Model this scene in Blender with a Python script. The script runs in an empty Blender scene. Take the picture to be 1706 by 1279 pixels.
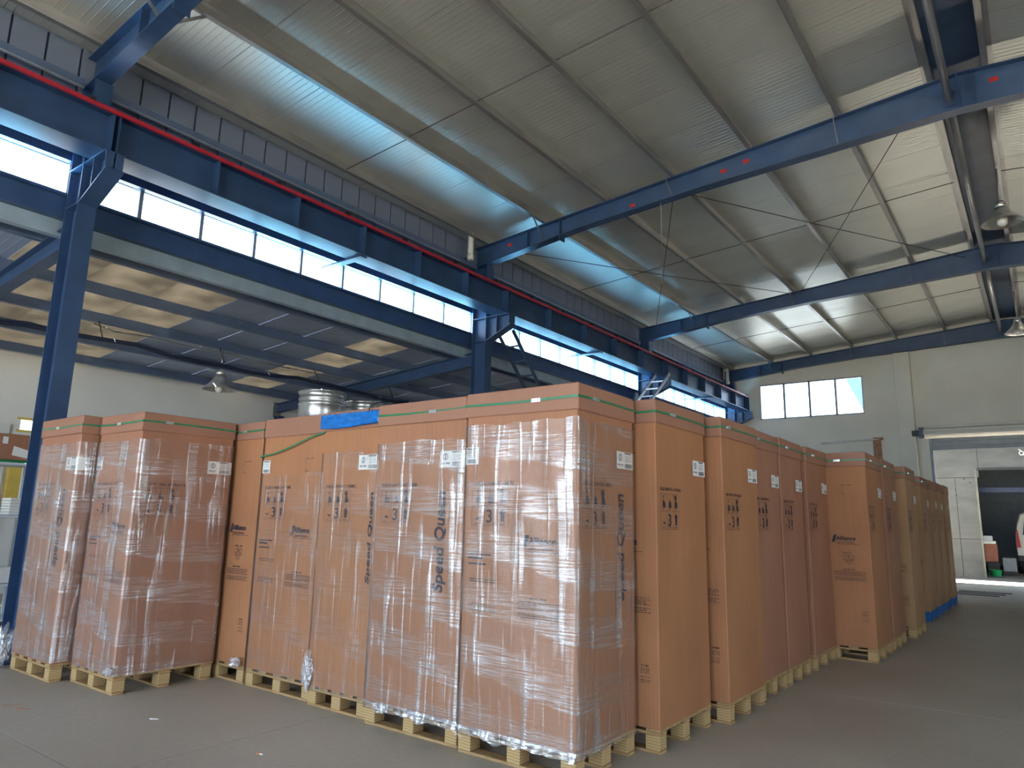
import bpy, bmesh, math, random
from mathutils import Vector, Matrix, noise
random.seed(7)
S = bpy.context.scene
COL = S.collection
PI = math.pi

# ---------------------------------------------------------------- camera, sky, light, exposure
F_PX, W_PX = 1170.2, 1706.0
yaw, pitch, roll = 0.6435, 0.1898, 0.0222
cam_d = bpy.data.cameras.new('camera')
cam = bpy.data.objects.new('camera', cam_d)
COL.objects.link(cam)
fwd = Vector((-math.sin(yaw) * math.cos(pitch), math.cos(yaw) * math.cos(pitch), math.sin(pitch)))
rt = Vector((math.cos(yaw), math.sin(yaw), 0))
up = rt.cross(fwd)
r2 = math.cos(roll) * rt + math.sin(roll) * up
u2 = -math.sin(roll) * rt + math.cos(roll) * up
m = Matrix((r2, u2, -fwd)).transposed().to_4x4()
m.translation = Vector((0, 0, 1.45))
cam.matrix_world = m
cam_d.sensor_width = 36.0
cam_d.lens = F_PX / W_PX * 36.0
cam_d.clip_start = 0.05
cam_d.clip_end = 300
S.camera = cam

SKY = 5.0
world = bpy.data.worlds.new('sky')
S.world = world
world.use_nodes = True
wn = world.node_tree
wn.nodes['Background'].inputs[0].default_value = (0.66, 0.83, 1.0, 1)
wn.nodes['Background'].inputs[1].default_value = SKY

sun_d = bpy.data.lights.new('sun', 'SUN')
sun_d.energy = 110.0
sun_d.angle = 0.01
sun_d.color = (1.0, 0.94, 0.84)
sun = bpy.data.objects.new('sun', sun_d)
COL.objects.link(sun)
sun.rotation_euler = Vector((-0.05, 0.10, 0.99)).to_track_quat('Z', 'Y').to_euler()

def portal(name, loc, rot, sx, sy):
    l = bpy.data.lights.new(name, 'AREA')
    l.shape = 'RECTANGLE'
    l.size, l.size_y = sx, sy
    l.cycles.is_portal = True
    o = bpy.data.objects.new(name, l)
    o.location = loc
    o.rotation_euler = rot
    COL.objects.link(o)
    return o

# light shines along local -Z
portal('portal_clerestory', (-8.62, 8.6, 5.09), (0, -PI / 2, 0), 0.5, 30.5)
portal('portal_front_door', (-3.75, -6.9, 2.5), (PI / 2, 0, 0), 13.5, 5.1)
portal('portal_end_window', (-5.68, 23.8, 5.46), (-PI / 2, 0, 0), 3.2, 1.2)
portal('portal_right_opening', (7.3, 1.9, 2.0), (0, PI / 2, 0), 4.0, 4.2)  # guides sky light through the added, unseen right-wall opening

S.view_settings.view_transform = 'Standard'
S.view_settings.look = 'None'
S.view_settings.gamma = 1.0
S.view_settings.use_curve_mapping = False
S.view_settings.exposure = 0.5
S.cycles.use_denoising = True
S.cycles.max_bounces = 10
S.cycles.diffuse_bounces = 6
S.cycles.glossy_bounces = 4
S.cycles.transparent_max_bounces = 16
S.cycles.sample_clamp_indirect = 8.0
S.cycles.caustics_reflective = False
S.cycles.caustics_refractive = False

# ---------------------------------------------------------------- helpers
class MB:
    """collects simple shapes into one mesh"""
    def __init__(s):
        s.v = []; s.f = []; s.mi = []
    def _add(s, vs, fs, mi=0):
        n = len(s.v)
        s.v += [tuple(v) for v in vs]
        for f in fs:
            s.f.append(tuple(i + n for i in f)); s.mi.append(mi)
        return s
    def box(s, x0, x1, y0, y1, z0, z1, mi=0):
        vs = [(x, y, z) for z in (z0, z1) for y in (y0, y1) for x in (x0, x1)]
        return s._add(vs, [(0, 2, 3, 1), (4, 5, 7, 6), (0, 1, 5, 4), (2, 6, 7, 3), (0, 4, 6, 2), (1, 3, 7, 5)], mi)
    def hexa(s, vs, mi=0):
        """8 corners in the order of box()"""
        return s._add(vs, [(0, 2, 3, 1), (4, 5, 7, 6), (0, 1, 5, 4), (2, 6, 7, 3), (0, 4, 6, 2), (1, 3, 7, 5)], mi)
    def bar(s, a, b, w, h, upv=(0, 0, 1), mi=0):
        a = Vector(a); b = Vector(b); d = (b - a).normalized()
        u = Vector(upv)
        sx = d.cross(u)
        if sx.length < 1e-4: sx = d.cross(Vector((1, 0, 0)))
        sx.normalize(); u = sx.cross(d)
        vs = []
        for k in (-1, 1):
            for p in (a, b):
                for j in (-1, 1):
                    vs.append(p + sx * (j * w / 2) + u * (k * h / 2))
        return s.hexa(vs, mi)
    def tube(s, pts, r, n=8, caps=True, mi=0):
        pts = [Vector(p) for p in pts]
        rings = []
        for i, p in enumerate(pts):
            d = (pts[min(i + 1, len(pts) - 1)] - pts[max(i - 1, 0)]).normalized()
            a = d.cross(Vector((0, 0, 1)))
            if a.length < 1e-3: a = d.cross(Vector((1, 0, 0)))
            a.normalize(); b = d.cross(a)
            rr = r[i] if isinstance(r, (list, tuple)) else r
            rings.append([p + (a * math.cos(t) + b * math.sin(t)) * rr for t in [2 * PI * k / n for k in range(n)]])
        vs = [v for ring in rings for v in ring]
        fs = []
        for i in range(len(pts) - 1):
            for k in range(n):
                fs.append((i * n + k, i * n + (k + 1) % n, (i + 1) * n + (k + 1) % n, (i + 1) * n + k))
        if caps:
            fs.append(tuple(range(n - 1, -1, -1))); fs.append(tuple((len(pts) - 1) * n + k for k in range(n)))
        return s._add(vs, fs, mi)
    def lathe(s, prof, n=32, c=(0, 0, 0), mi=0):
        vs = []; fs = []
        for r, z in prof:
            for k in range(n):
                t = 2 * PI * k / n
                vs.append((c[0] + r * math.cos(t), c[1] + r * math.sin(t), c[2] + z))
        for i in range(len(prof) - 1):
            for k in range(n):
                fs.append((i * n + k, i * n + (k + 1) % n, (i + 1) * n + (k + 1) % n, (i + 1) * n + k))
        return s._add(vs, fs, mi)
    def build(s, name, mat, parent=None, smooth=False, bevel=0, loc=None, kind=None):
        me = bpy.data.meshes.new(name)
        me.from_pydata(s.v, [], s.f)
        mats = mat if isinstance(mat, (list, tuple)) else [mat]
        for q in mats: me.materials.append(q)
        if len(mats) > 1:
            me.polygons.foreach_set('material_index', s.mi)
        if bevel:
            bm = bmesh.new(); bm.from_mesh(me)
            bmesh.ops.bevel(bm, geom=list(bm.edges), offset=bevel, segments=1, profile=0.5, affect='EDGES')
            bm.to_mesh(me); bm.free()
        if smooth:
            me.polygons.foreach_set('use_smooth', [True] * len(me.polygons))
        me.update()
        return inst(name, me, parent, loc, kind=kind)

def inst(name, me, parent=None, loc=None, rz=0, kind=None):
    o = bpy.data.objects.new(name, me)
    COL.objects.link(o)
    if parent: o.parent = parent
    if loc is not None: o.location = loc
    if rz: o.rotation_euler = (0, 0, rz)
    if kind: o['kind'] = kind
    return o

def tag(o, label, cat, group=None):
    o['label'] = label; o['category'] = cat
    if group: o['group'] = group
    return o

def thing(name, label, cat, loc=(0, 0, 0), rz=0, group=None):
    o = bpy.data.objects.new(name, None)
    o.empty_display_size = 0.1
    COL.objects.link(o)
    o.location = loc; o.rotation_euler = (0, 0, rz)
    return tag(o, label, cat, group)

def struct(name, loc=(0, 0, 0)):
    o = bpy.data.objects.new(name, None)
    COL.objects.link(o); o.location = loc
    o['kind'] = 'structure'
    return o

def text_mesh(name, body, size, depth=0.0004, bold=0.0, shear=0.0, spacing=1.0):
    c = bpy.data.curves.new(name, 'FONT')
    c.body = body; c.size = size; c.offset = bold; c.shear = shear
    c.space_character = spacing
    c.resolution_u = 3
    c.extrude = depth
    o = bpy.data.objects.new(name, c)
    COL.objects.link(o)
    bpy.context.view_layer.update()
    dg = bpy.context.evaluated_depsgraph_get()
    me = bpy.data.meshes.new_from_object(o.evaluated_get(dg))
    vs = [v.co.copy() for v in me.vertices]
    fs = [tuple(p.vertices) for p in me.polygons]
    bpy.data.objects.remove(o); bpy.data.curves.remove(c); bpy.data.meshes.remove(me)
    return vs, fs          # x right, y up, z out

# ---------------------------------------------------------------- materials
def mat(name):
    mm = bpy.data.materials.new(name); mm.use_nodes = True
    nt = mm.node_tree
    b = nt.nodes['Principled BSDF']
    return mm, nt, b
def N(nt, t, **kw):
    n = nt.nodes.new(t)
    for k, v in kw.items(): setattr(n, k, v)
    return n
def L(nt, a, b): nt.links.new(a, b)
def noise_n(nt, scale=(1, 1, 1), sc=5, det=3, coord='Object', rough=0.5, dist=0):
    tc = N(nt, 'ShaderNodeTexCoord'); mp = N(nt, 'ShaderNodeMapping')
    mp.inputs['Scale'].default_value = scale
    L(nt, tc.outputs[coord], mp.inputs[0])
    t = N(nt, 'ShaderNodeTexNoise')
    t.inputs['Scale'].default_value = sc; t.inputs['Detail'].default_value = det
    t.inputs['Roughness'].default_value = rough; t.inputs['Distortion'].default_value = dist
    L(nt, mp.outputs[0], t.inputs['Vector'])
    return t.outputs['Fac']
def ramp(nt, fac, stops):
    r = N(nt, 'ShaderNodeValToRGB')
    e = r.color_ramp.elements
    while len(e) < len(stops): e.new(0.5)
    for i, (p, c) in enumerate(stops):
        e[i].position = p
        e[i].color = (*c, 1) if isinstance(c, (tuple, list)) else (c, c, c, 1)
    L(nt, fac, r.inputs[0])
    return r.outputs[0]
def math_n(nt, op, a, b=None, clamp=False):
    n = N(nt, 'ShaderNodeMath', operation=op, use_clamp=clamp)
    for i, q in enumerate((a, b)):
        if q is None: continue
        if isinstance(q, (int, float)): n.inputs[i].default_value = q
        else: L(nt, q, n.inputs[i])
    return n.outputs[0]
def bump(nt, b, h, strength=0.2, dist=0.01):
    n = N(nt, 'ShaderNodeBump')
    n.inputs['Strength'].default_value = strength; n.inputs['Distance'].default_value = dist
    L(nt, h, n.inputs['Height'])
    L(nt, n.outputs[0], b.inputs['Normal'])
    return n
def simple(name, col, rough=0.5, metal=0.0, var=0.12, sc=4, scale=(1, 1, 1), bmp=0.0, coord='Object', spec=0.5):
    mm, nt, b = mat(name)
    f = noise_n(nt, scale, sc, 4, coord)
    lo = tuple(max(0, c * (1 - var)) for c in col); hi = tuple(min(1, c * (1 + var)) for c in col)
    L(nt, ramp(nt, f, [(0.3, lo), (0.7, hi)]), b.inputs['Base Color'])
    b.inputs['Roughness'].default_value = rough
    b.inputs['Metallic'].default_value = metal
    b.inputs['Specular IOR Level'].default_value = spec
    if bmp: bump(nt, b, f, bmp, 0.01)
    return mm

M = {}
M['steel'] = simple('blue_grey_steel_paint', (0.031, 0.068, 0.155), 0.36, 0, 0.18, 3)
M['steel_dark'] = simple('dark_steel_paint', (0.03, 0.055, 0.11), 0.4, 0, 0.2, 3)
M['galv'] = simple('galvanised_steel', (0.42, 0.41, 0.40), 0.38, 0.75, 0.2, 9, (1, 0.15, 1))
M['galv_bright'] = simple('bright_galvanised_sheet', (0.62, 0.64, 0.65), 0.3, 0.85, 0.15, 7)
M['purlin_pale'] = simple('pale_blue_purlin_steel', (0.13, 0.18, 0.29), 0.35, 0.3, 0.12, 4)
M['gutter'] = simple('pale_blue_steel_girt', (0.35, 0.45, 0.52), 0.35, 0.3, 0.12, 4)
M['red'] = simple('red_rail_plastic', (0.40, 0.02, 0.04), 0.35, 0, 0.1, 6)
M['redpaint'] = simple('red_paint_mark', (0.4, 0.02, 0.02), 0.6, 0, 0.3, 20)
M['black'] = simple('black_rubber', (0.015, 0.015, 0.02), 0.5, 0, 0.2, 10)
M['alu'] = simple('window_aluminium', (0.30, 0.31, 0.33), 0.4, 0.3, 0.1, 10)
M['wire'] = simple('steel_wire', (0.05, 0.045, 0.045), 0.6, 0.2, 0.1, 20)
M['white_pvc'] = simple('white_plastic', (0.75, 0.74, 0.70), 0.4, 0, 0.08, 8)
M['paper'] = simple('white_label_paper', (0.80, 0.80, 0.78), 0.55, 0, 0.04, 20)
M['ink'] = simple('dark_print_ink', (0.035, 0.03, 0.05), 0.8, 0, 0.2, 60)
M['ink_soft'] = simple('thin_print_ink', (0.10, 0.055, 0.05), 0.85, 0, 0.2, 60)
M['grey_ink'] = simple('grey_label_ink', (0.22, 0.23, 0.25), 0.8, 0, 0.2, 60)
M['strap'] = simple('green_strapping', (0.03, 0.20, 0.09), 0.3, 0, 0.2, 30)
M['clip'] = simple('strap_clip_metal', (0.8, 0.82, 0.82), 0.2, 0.8, 0.1, 30)
M['blue_film'] = simple('blue_plastic_film', (0.01, 0.16, 0.55), 0.18, 0, 0.3, 14, (1, 1, 2), 0.6)
M['blue_pallet'] = simple('blue_pallet_plastic', (0.01, 0.13, 0.42), 0.45, 0, 0.15, 9)
M['shelf'] = simple('shelf_white_enamel', (0.60, 0.64, 0.70), 0.4, 0, 0.06, 6)
M['doorw'] = simple('white_door_paint', (0.70, 0.70, 0.68), 0.45, 0, 0.05, 4)
M['yellow'] = simple('yellow_painted_frame', (0.75, 0.55, 0.12), 0.5, 0, 0.1, 6)
M['teal'] = simple('teal_carton', (0.12, 0.35, 0.32), 0.6, 0, 0.1, 8)
M['green'] = simple('green_plastic', (0.01, 0.28, 0.09), 0.4, 0, 0.15, 8)
M['terracotta'] = simple('red_carton', (0.33, 0.12, 0.08), 0.7, 0, 0.15, 8)
M['vanpaint'] = simple('van_white_paint', (0.55, 0.55, 0.53), 0.25, 0, 0.05, 3)
M['glass_dark'] = simple('dark_van_glass', (0.02, 0.025, 0.035), 0.08, 0, 0.1, 3)
M['taillight'] = simple('red_tail_light', (0.35, 0.01, 0.02), 0.2, 0, 0.15, 9)
M['lampmetal'] = simple('spun_aluminium_reflector', (0.72, 0.70, 0.66), 0.32, 0.8, 0.12, 12)
M['bulb'] = simple('frosted_bulb', (0.85, 0.84, 0.8), 0.3, 0, 0.04, 12)
M['shutter'] = simple('shutter_slat_paint', (0.62, 0.60, 0.54), 0.5, 0.1, 0.06, 5)
M['shutter_grey'] = simple('grey_shutter_steel', (0.22, 0.25, 0.28), 0.5, 0.2, 0.1, 5)
M['rust'] = simple('rusty_brown_steel', (0.38, 0.20, 0.12), 0.8, 0, 0.3, 12)
M['cabledark'] = simple('dark_cable_sheath', (0.012, 0.02, 0.05), 0.5, 0, 0.2, 12)
M['orange'] = simple('orange_cork', (0.6, 0.2, 0.06), 0.8, 0, 0.2, 30)
M['duct_white'] = simple('pale_render', (0.72, 0.74, 0.74), 0.8, 0, 0.06, 2)

def wood_mat(name, c0, c1, scale):
    mm, nt, b = mat(name)
    f = noise_n(nt, scale, 6, 5, 'Object', 0.6, 0.6)
    g = noise_n(nt, (1, 1, 1), 2.2, 2, 'Object')
    a = ramp(nt, f, [(0.3, c0), (0.62, c1)])
    mx = N(nt, 'ShaderNodeMix', data_type='RGBA', blend_type='MULTIPLY')
    mx.inputs[0].default_value = 0.5
    L(nt, a, mx.inputs[6]); L(nt, ramp(nt, g, [(0.3, 0.65), (0.7, 1.0)]), mx.inputs[7])
    L(nt, mx.outputs[2], b.inputs['Base Color'])
    b.inputs['Roughness'].default_value = 0.75
    bump(nt, b, f, 0.25, 0.004)
    return mm
M['board'] = wood_mat('pallet_board_pine', (0.36, 0.21, 0.09), (0.56, 0.36, 0.17), (1.2, 9, 9))
def block_mat():
    mm, nt, b = mat('pallet_block_layered_wood')
    tc = N(nt, 'ShaderNodeTexCoord')
    sep = N(nt, 'ShaderNodeSeparateXYZ'); L(nt, tc.outputs['Object'], sep.inputs[0])
    wob = noise_n(nt, (1, 1, 1), 9, 2)
    z = math_n(nt, 'ADD', math_n(nt, 'MULTIPLY', sep.outputs[2], 62), math_n(nt, 'MULTIPLY', wob, 1.2))
    w = math_n(nt, 'FRACT', z)
    lines = ramp(nt, w, [(0.0, (0.26, 0.14, 0.05)), (0.14, (0.50, 0.33, 0.15)), (0.85, (0.62, 0.43, 0.21)), (1.0, (0.30, 0.17, 0.06))])
    L(nt, lines, b.inputs['Base Color'])
    b.inputs['Roughness'].default_value = 0.8
    return mm
M['block'] = block_mat()

def card_mat(name, base, stripe=1.0):
    mm, nt, b = mat(name)
    f = noise_n(nt, (40, 40, 0.5), 3, 3, 'Object')         # corrugation flutes run upright
    g = noise_n(nt, (1, 1, 0.7), 1.6, 4, 'Object')
    c0 = tuple(c * 0.86 for c in base); c1 = tuple(min(1, c * 1.1) for c in base)
    a = ramp(nt, g, [(0.3, c0), (0.7, c1)])
    mx = N(nt, 'ShaderNodeMix', data_type='RGBA', blend_type='MULTIPLY')
    mx.inputs[0].default_value = 0.35 * stripe
    L(nt, a, mx.inputs[6]); L(nt, ramp(nt, f, [(0.35, 0.72), (0.6, 1.0)]), mx.inputs[7])
    L(nt, mx.outputs[2], b.inputs['Base Color'])
    b.inputs['Roughness'].default_value = 0.62
    b.inputs['Specular IOR Level'].default_value = 0.35
    h = math_n(nt, 'ADD', math_n(nt, 'MULTIPLY', f, 0.3), math_n(nt, 'MULTIPLY', g, 1.0))
    bump(nt, b, h, 0.18, 0.01)
    return mm
M['card_a'] = card_mat('brown_cardboard_warm', (0.40, 0.185, 0.10))
M['card_b'] = card_mat('brown_cardboard_orange', (0.44, 0.198, 0.095))
M['card_c'] = card_mat('brown_cardboard_rosy', (0.385, 0.18, 0.11))
M['card_far'] = card_mat('tan_cardboard_pale', (0.45, 0.26, 0.135))
M['lid'] = card_mat('brown_lid_cardboard', (0.365, 0.178, 0.118), 0.4)

def schlick(nt, f0=0.04, normal=None):
    lw = N(nt, 'ShaderNodeLayerWeight'); lw.inputs['Blend'].default_value = 0.5
    if normal is not None: L(nt, normal, lw.inputs['Normal'])
    return math_n(nt, 'ADD', math_n(nt, 'MULTIPLY', math_n(nt, 'POWER', lw.outputs['Facing'], 5.0), 1 - f0), f0, True)

def film_mat(name, haze, bands=1.0):
    mm = bpy.data.materials.new(name); mm.use_nodes = True
    nt = mm.node_tree; nt.nodes.clear()
    out = N(nt, 'ShaderNodeOutputMaterial')
    tr = N(nt, 'ShaderNodeBsdfTransparent'); gl = N(nt, 'ShaderNodeBsdfGlossy'); df = N(nt, 'ShaderNodeBsdfDiffuse')
    gl.inputs['Roughness'].default_value = 0.16
    gl.inputs['Color'].default_value = (0.95, 0.95, 0.97, 1)
    df.inputs['Color'].default_value = (0.72, 0.68, 0.70, 1)
    # fine sideways stretch lines, overlapping slanted bands, upright pleats
    streak = noise_n(nt, (3, 3, 95), 1.0, 4, 'Object', 0.75)
    tc = N(nt, 'ShaderNodeTexCoord')
    sep = N(nt, 'ShaderNodeSeparateXYZ'); L(nt, tc.outputs['Object'], sep.inputs[0])
    wob = noise_n(nt, (1, 1, 1), 1.3, 2)
    slant = math_n(nt, 'ADD', math_n(nt, 'MULTIPLY', sep.outputs[0], 0.13), math_n(nt, 'MULTIPLY', sep.outputs[1], 0.13))
    zz = math_n(nt, 'ADD', math_n(nt, 'ADD', sep.outputs[2], slant), math_n(nt, 'MULTIPLY', wob, 0.18))
    saw = math_n(nt, 'FRACT', math_n(nt, 'MULTIPLY', zz, 2.9))
    band = ramp(nt, saw, [(0.0, 1.0), (0.5, 0.75), (0.56, 0.1), (0.95, 0.05), (1.0, 1.0)])
    pleat = ramp(nt, noise_n(nt, (13, 13, 0.9), 1.0, 2, 'Object', 0.5, 0.4), [(0.53, 0.0), (0.63, 1.0)])
    blot = ramp(nt, noise_n(nt, (1, 1, 1.4), 2.6, 3), [(0.35, 0.25), (0.7, 1.0)])
    h1 = math_n(nt, 'MULTIPLY', math_n(nt, 'MULTIPLY', band, ramp(nt, streak, [(0.42, 0.06), (0.60, 1.0)])), 0.62 * bands)
    h2 = math_n(nt, 'MULTIPLY', math_n(nt, 'MULTIPLY', pleat, ramp(nt, streak, [(0.36, 0.25), (0.60, 1.0)])), 0.75)
    h = math_n(nt, 'MULTIPLY', math_n(nt, 'ADD', h1, h2), blot)
    h = math_n(nt, 'MULTIPLY', h, haze)
    fac = math_n(nt, 'ADD', h, 0.02, True)
    bn = N(nt, 'ShaderNodeBump'); bn.inputs['Strength'].default_value = 0.55; bn.inputs['Distance'].default_value = 0.012
    hb = math_n(nt, 'ADD', math_n(nt, 'MULTIPLY', streak, 0.35), math_n(nt, 'MULTIPLY', pleat, 0.6))
    L(nt, hb, bn.inputs['Height'])
    L(nt, bn.outputs[0], gl.inputs['Normal'])
    m1 = N(nt, 'ShaderNodeMixShader'); m1.inputs[0].default_value = 0.45
    L(nt, gl.outputs[0], m1.inputs[1]); L(nt, df.outputs[0], m1.inputs[2])
    m0 = N(nt, 'ShaderNodeMixShader')
    L(nt, schlick(nt, 0.035, bn.outputs[0]), m0.inputs[0]); L(nt, tr.outputs[0], m0.inputs[1]); L(nt, gl.outputs[0], m0.inputs[2])
    m2 = N(nt, 'ShaderNodeMixShader')
    L(nt, fac, m2.inputs[0]); L(nt, m0.outputs[0], m2.inputs[1]); L(nt, m1.outputs[0], m2.inputs[2])
    L(nt, m2.outputs[0], out.inputs[0])
    return mm
M['film'] = film_mat('clear_stretch_film', 1.05)
M['film_thin'] = film_mat('thin_stretch_film', 0.45)
M['film_lump'] = film_mat('bunched_stretch_film', 1.9, 1.4)

def pane_mat(name, tint=(1, 1, 1)):
    mm = bpy.data.materials.new(name); mm.use_nodes = True
    nt = mm.node_tree; nt.nodes.clear()
    out = N(nt, 'ShaderNodeOutputMaterial')
    tr = N(nt, 'ShaderNodeBsdfTransparent'); tr.inputs[0].default_value = (*tint, 1)
    gl = N(nt, 'ShaderNodeBsdfGlossy'); gl.inputs['Roughness'].default_value = 0.03
    mx = N(nt, 'ShaderNodeMixShader')
    L(nt, schlick(nt, 0.04), mx.inputs[0]); L(nt, tr.outputs[0], mx.inputs[1]); L(nt, gl.outputs[0], mx.inputs[2])
    L(nt, mx.outputs[0], out.inputs[0])
    return mm
M['pane'] = pane_mat('window_glass', (0.94, 0.97, 1.0))

def floor_mat():
    mm, nt, b = mat('worn_concrete_floor')
    f = noise_n(nt, (1, 1, 1), 0.55, 6, 'Object', 0.6)
    g = noise_n(nt, (1, 1, 1), 26, 4, 'Object')
    c = ramp(nt, f, [(0.3, (0.42, 0.37, 0.315)), (0.55, (0.50, 0.455, 0.395)), (0.75, (0.56, 0.51, 0.45))])
    mx = N(nt, 'ShaderNodeMix', data_type='RGBA', blend_type='MULTIPLY'); mx.inputs[0].default_value = 0.35
    L(nt, c, mx.inputs[6]); L(nt, ramp(nt, g, [(0.3, 0.7), (0.7, 1.0)]), mx.inputs[7])
    L(nt, mx.outputs[2], b.inputs['Base Color'])
    L(nt, ramp(nt, f, [(0.3, 0.42), (0.7, 0.6)]), b.inputs['Roughness'])
    bump(nt, b, g, 0.08, 0.005)
    return mm
M['floor'] = floor_mat()
def panel_mat(name, col, rib_axis, period, rough=0.3, metal=0.35):
    """painted roof sheet with small ribs across it"""
    mm, nt, b = mat(name)
    tc = N(nt, 'ShaderNodeTexCoord')
    sep = N(nt, 'ShaderNodeSeparateXYZ'); L(nt, tc.outputs['Object'], sep.inputs[0])
    w = math_n(nt, 'FRACT', math_n(nt, 'MULTIPLY', sep.outputs[rib_axis], 1.0 / period))
    rib = ramp(nt, w, [(0.0, 1.0), (0.10, 0.0), (0.90, 0.0), (1.0, 1.0)])
    dirt = noise_n(nt, (1, 1, 1), 0.9, 4)
    c = ramp(nt, dirt, [(0.3, tuple(q * 0.85 for q in col)), (0.7, col)])
    L(nt, c, b.inputs['Base Color'])
    b.inputs['Metallic'].default_value = metal
    b.inputs['Roughness'].default_value = rough
    bump(nt, b, rib, 0.5, 0.006)
    return mm
M['roof'] = panel_mat('silver_grey_roof_sheet', (0.76, 0.765, 0.71), 1, 0.0833, 0.37, 0.66)
M['lean'] = panel_mat('lean_to_roof_sheet', (0.42, 0.50, 0.66), 1, 0.1, 0.35, 0.2)
M['bluecoat'] = simple('blue_roof_coating', (0.20, 0.60, 0.92), 0.5, 0, 0.04, 1)
M['sheet'] = simple('blue_white_wall_sheet', (0.20, 0.24, 0.33), 0.5, 0.1, 0.1, 2)
M['wall'] = simple('cream_wall_paint', (0.80, 0.77, 0.68), 0.85, 0, 0.07, 0.8)
M['wall_left'] = simple('pale_grey_wall_paint', (0.78, 0.78, 0.76), 0.85, 0, 0.05, 0.8)
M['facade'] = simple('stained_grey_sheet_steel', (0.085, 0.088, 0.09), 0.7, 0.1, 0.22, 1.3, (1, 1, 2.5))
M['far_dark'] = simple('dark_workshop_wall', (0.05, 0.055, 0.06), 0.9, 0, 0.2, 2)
M['ground'] = simple('pale_outdoor_concrete', (0.17, 0.165, 0.15), 0.85, 0, 0.1, 1)
M['edge'] = simple('weathered_door_edge', (0.14, 0.14, 0.12), 0.8, 0, 0.2, 4)
M['alley'] = simple('alley_concrete', (0.085, 0.085, 0.082), 0.85, 0, 0.1, 1)
M['bluegrey'] = simple('blue_grey_gable_sheet', (0.10, 0.16, 0.22), 0.6, 0, 0.1, 2)

def reflection_patch_mat():
    mm = bpy.data.materials.new('translucent_reflection_patch'); mm.use_nodes = True
    nt = mm.node_tree; nt.nodes.clear()
    out = N(nt, 'ShaderNodeOutputMaterial')
    t = N(nt, 'ShaderNodeBsdfTranslucent'); d = N(nt, 'ShaderNodeBsdfDiffuse')
    f = noise_n(nt, (1, 1, 1), 2, 3)
    c = ramp(nt, f, [(0.3, (0.07, 0.065, 0.056)), (0.7, (0.13, 0.12, 0.103))])
    L(nt, c, t.inputs[0]); d.inputs[0].default_value = (0.4, 0.38, 0.34, 1)
    mx = N(nt, 'ShaderNodeMixShader'); mx.inputs[0].default_value = 0.4
    L(nt, t.outputs[0], mx.inputs[1]); L(nt, d.outputs[0], mx.inputs[2]); L(nt, mx.outputs[0], out.inputs[0])
    return mm
M['reflection_patch'] = reflection_patch_mat()  # added translucent sheet, stands in for reflections on the aisle roof

# ---------------------------------------------------------------- building geometry constants
Y0, Y1 = -7.0, 23.5            # inside faces of the front and end walls
XR, XC, XL = 7.4, -8.42, -14.45  # right wall, clerestory wall, far left wall
RIDGE = -0.35
def roof_z(x):                 # top of rafters
    return 7.2 - 0.08 * abs(x - RIDGE) + 0.0
def lean_z(x):
    return 4.5 + 0.082 * (x + 8.4)
FR = [-4.0, 2.92, 9.91, 16.8, 23.28]

# floor
fl = struct('floor')
jx = [XL - 0.2, -9.2, -4.35, 0.6, 4.2, XR + 0.2]
jy = [Y0 - 0.2, -3.2, 2.0, 7.0, 12.0, 17.0, 23.62]
slab_n = 0
for i in range(len(jx) - 1):
    for j in range(len(jy) - 1):
        MB().box(jx[i] + 0.004, jx[i + 1] - 0.004, jy[j] + 0.004, jy[j + 1] - 0.004, -0.12, 0.0).build('floor_slab', M['floor'], fl)
MB().box(XL - 0.2, XR + 0.2, Y0 - 0.2, 23.62, -0.3, -0.012).build('joint_filler', M['far_dark'], fl)

# left wall with small window
wl = struct('wall_left')
wb = MB()
wb.box(XL - 0.2, XL, Y0, 4.72, 0, 4.172).box(XL - 0.2, XL, 5.1, Y1, 0, 4.172)
wb.box(XL - 0.2, XL, 4.72, 5.1, 0, 2.82).box(XL - 0.2, XL, 4.72, 5.1, 3.0, 4.172)
wb.build('wall_face', M['wall_left'], wl)
w = struct('window_6')
MB().box(XL - 0.12, XL - 0.08, 4.72, 5.1, 2.82, 3.0).build('pane', M['pane'], w)
MB().box(XL - 0.02, XL + 0.02, 4.66, 5.12, 2.78, 2.82).box(XL - 0.02, XL + 0.02, 4.66, 5.12, 3.0, 3.04).build('window_frame', M['yellow'], w)
dn = struct('door_2')
MB().box(XL, XL + 0.06, 3.2, 4.55, 0, 2.9).build('door_leaf', M['doorw'], dn)
dm = MB().box(XL + 0.06, XL + 0.075, 3.4, 4.4, 1.35, 2.1).box(XL + 0.06, XL + 0.075, 3.4, 4.4, 0.2, 1.1)
dm.build('door_panel', M['shelf'], dn)
MB().box(XL, XL + 0.1, 4.62, 4.85, 1.5, 2.3).build('door_frame', M['yellow'], dn)

# right wall with an unseen opening added for light, front wall with a wide door behind the camera
wr = struct('wall_right')
MB().box(XR, XR + 0.2, Y0, -0.2, 0, 7.1).box(XR, XR + 0.2, 4.0, Y1, 0, 7.1).box(XR, XR + 0.2, -0.2, 4.0, 4.0, 7.1).build('wall_face', M['wall'], wr)
wf = struct('wall_front')
MB().box(XL - 0.2, -10.5, Y0 - 0.2, Y0, 0, 7.4).box(3.0, XR + 0.2, Y0 - 0.2, Y0, 0, 7.4).box(-10.5, 3.0, Y0 - 0.2, Y0, 5.05, 7.4).build('wall_face', M['wall'], wf)

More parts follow.
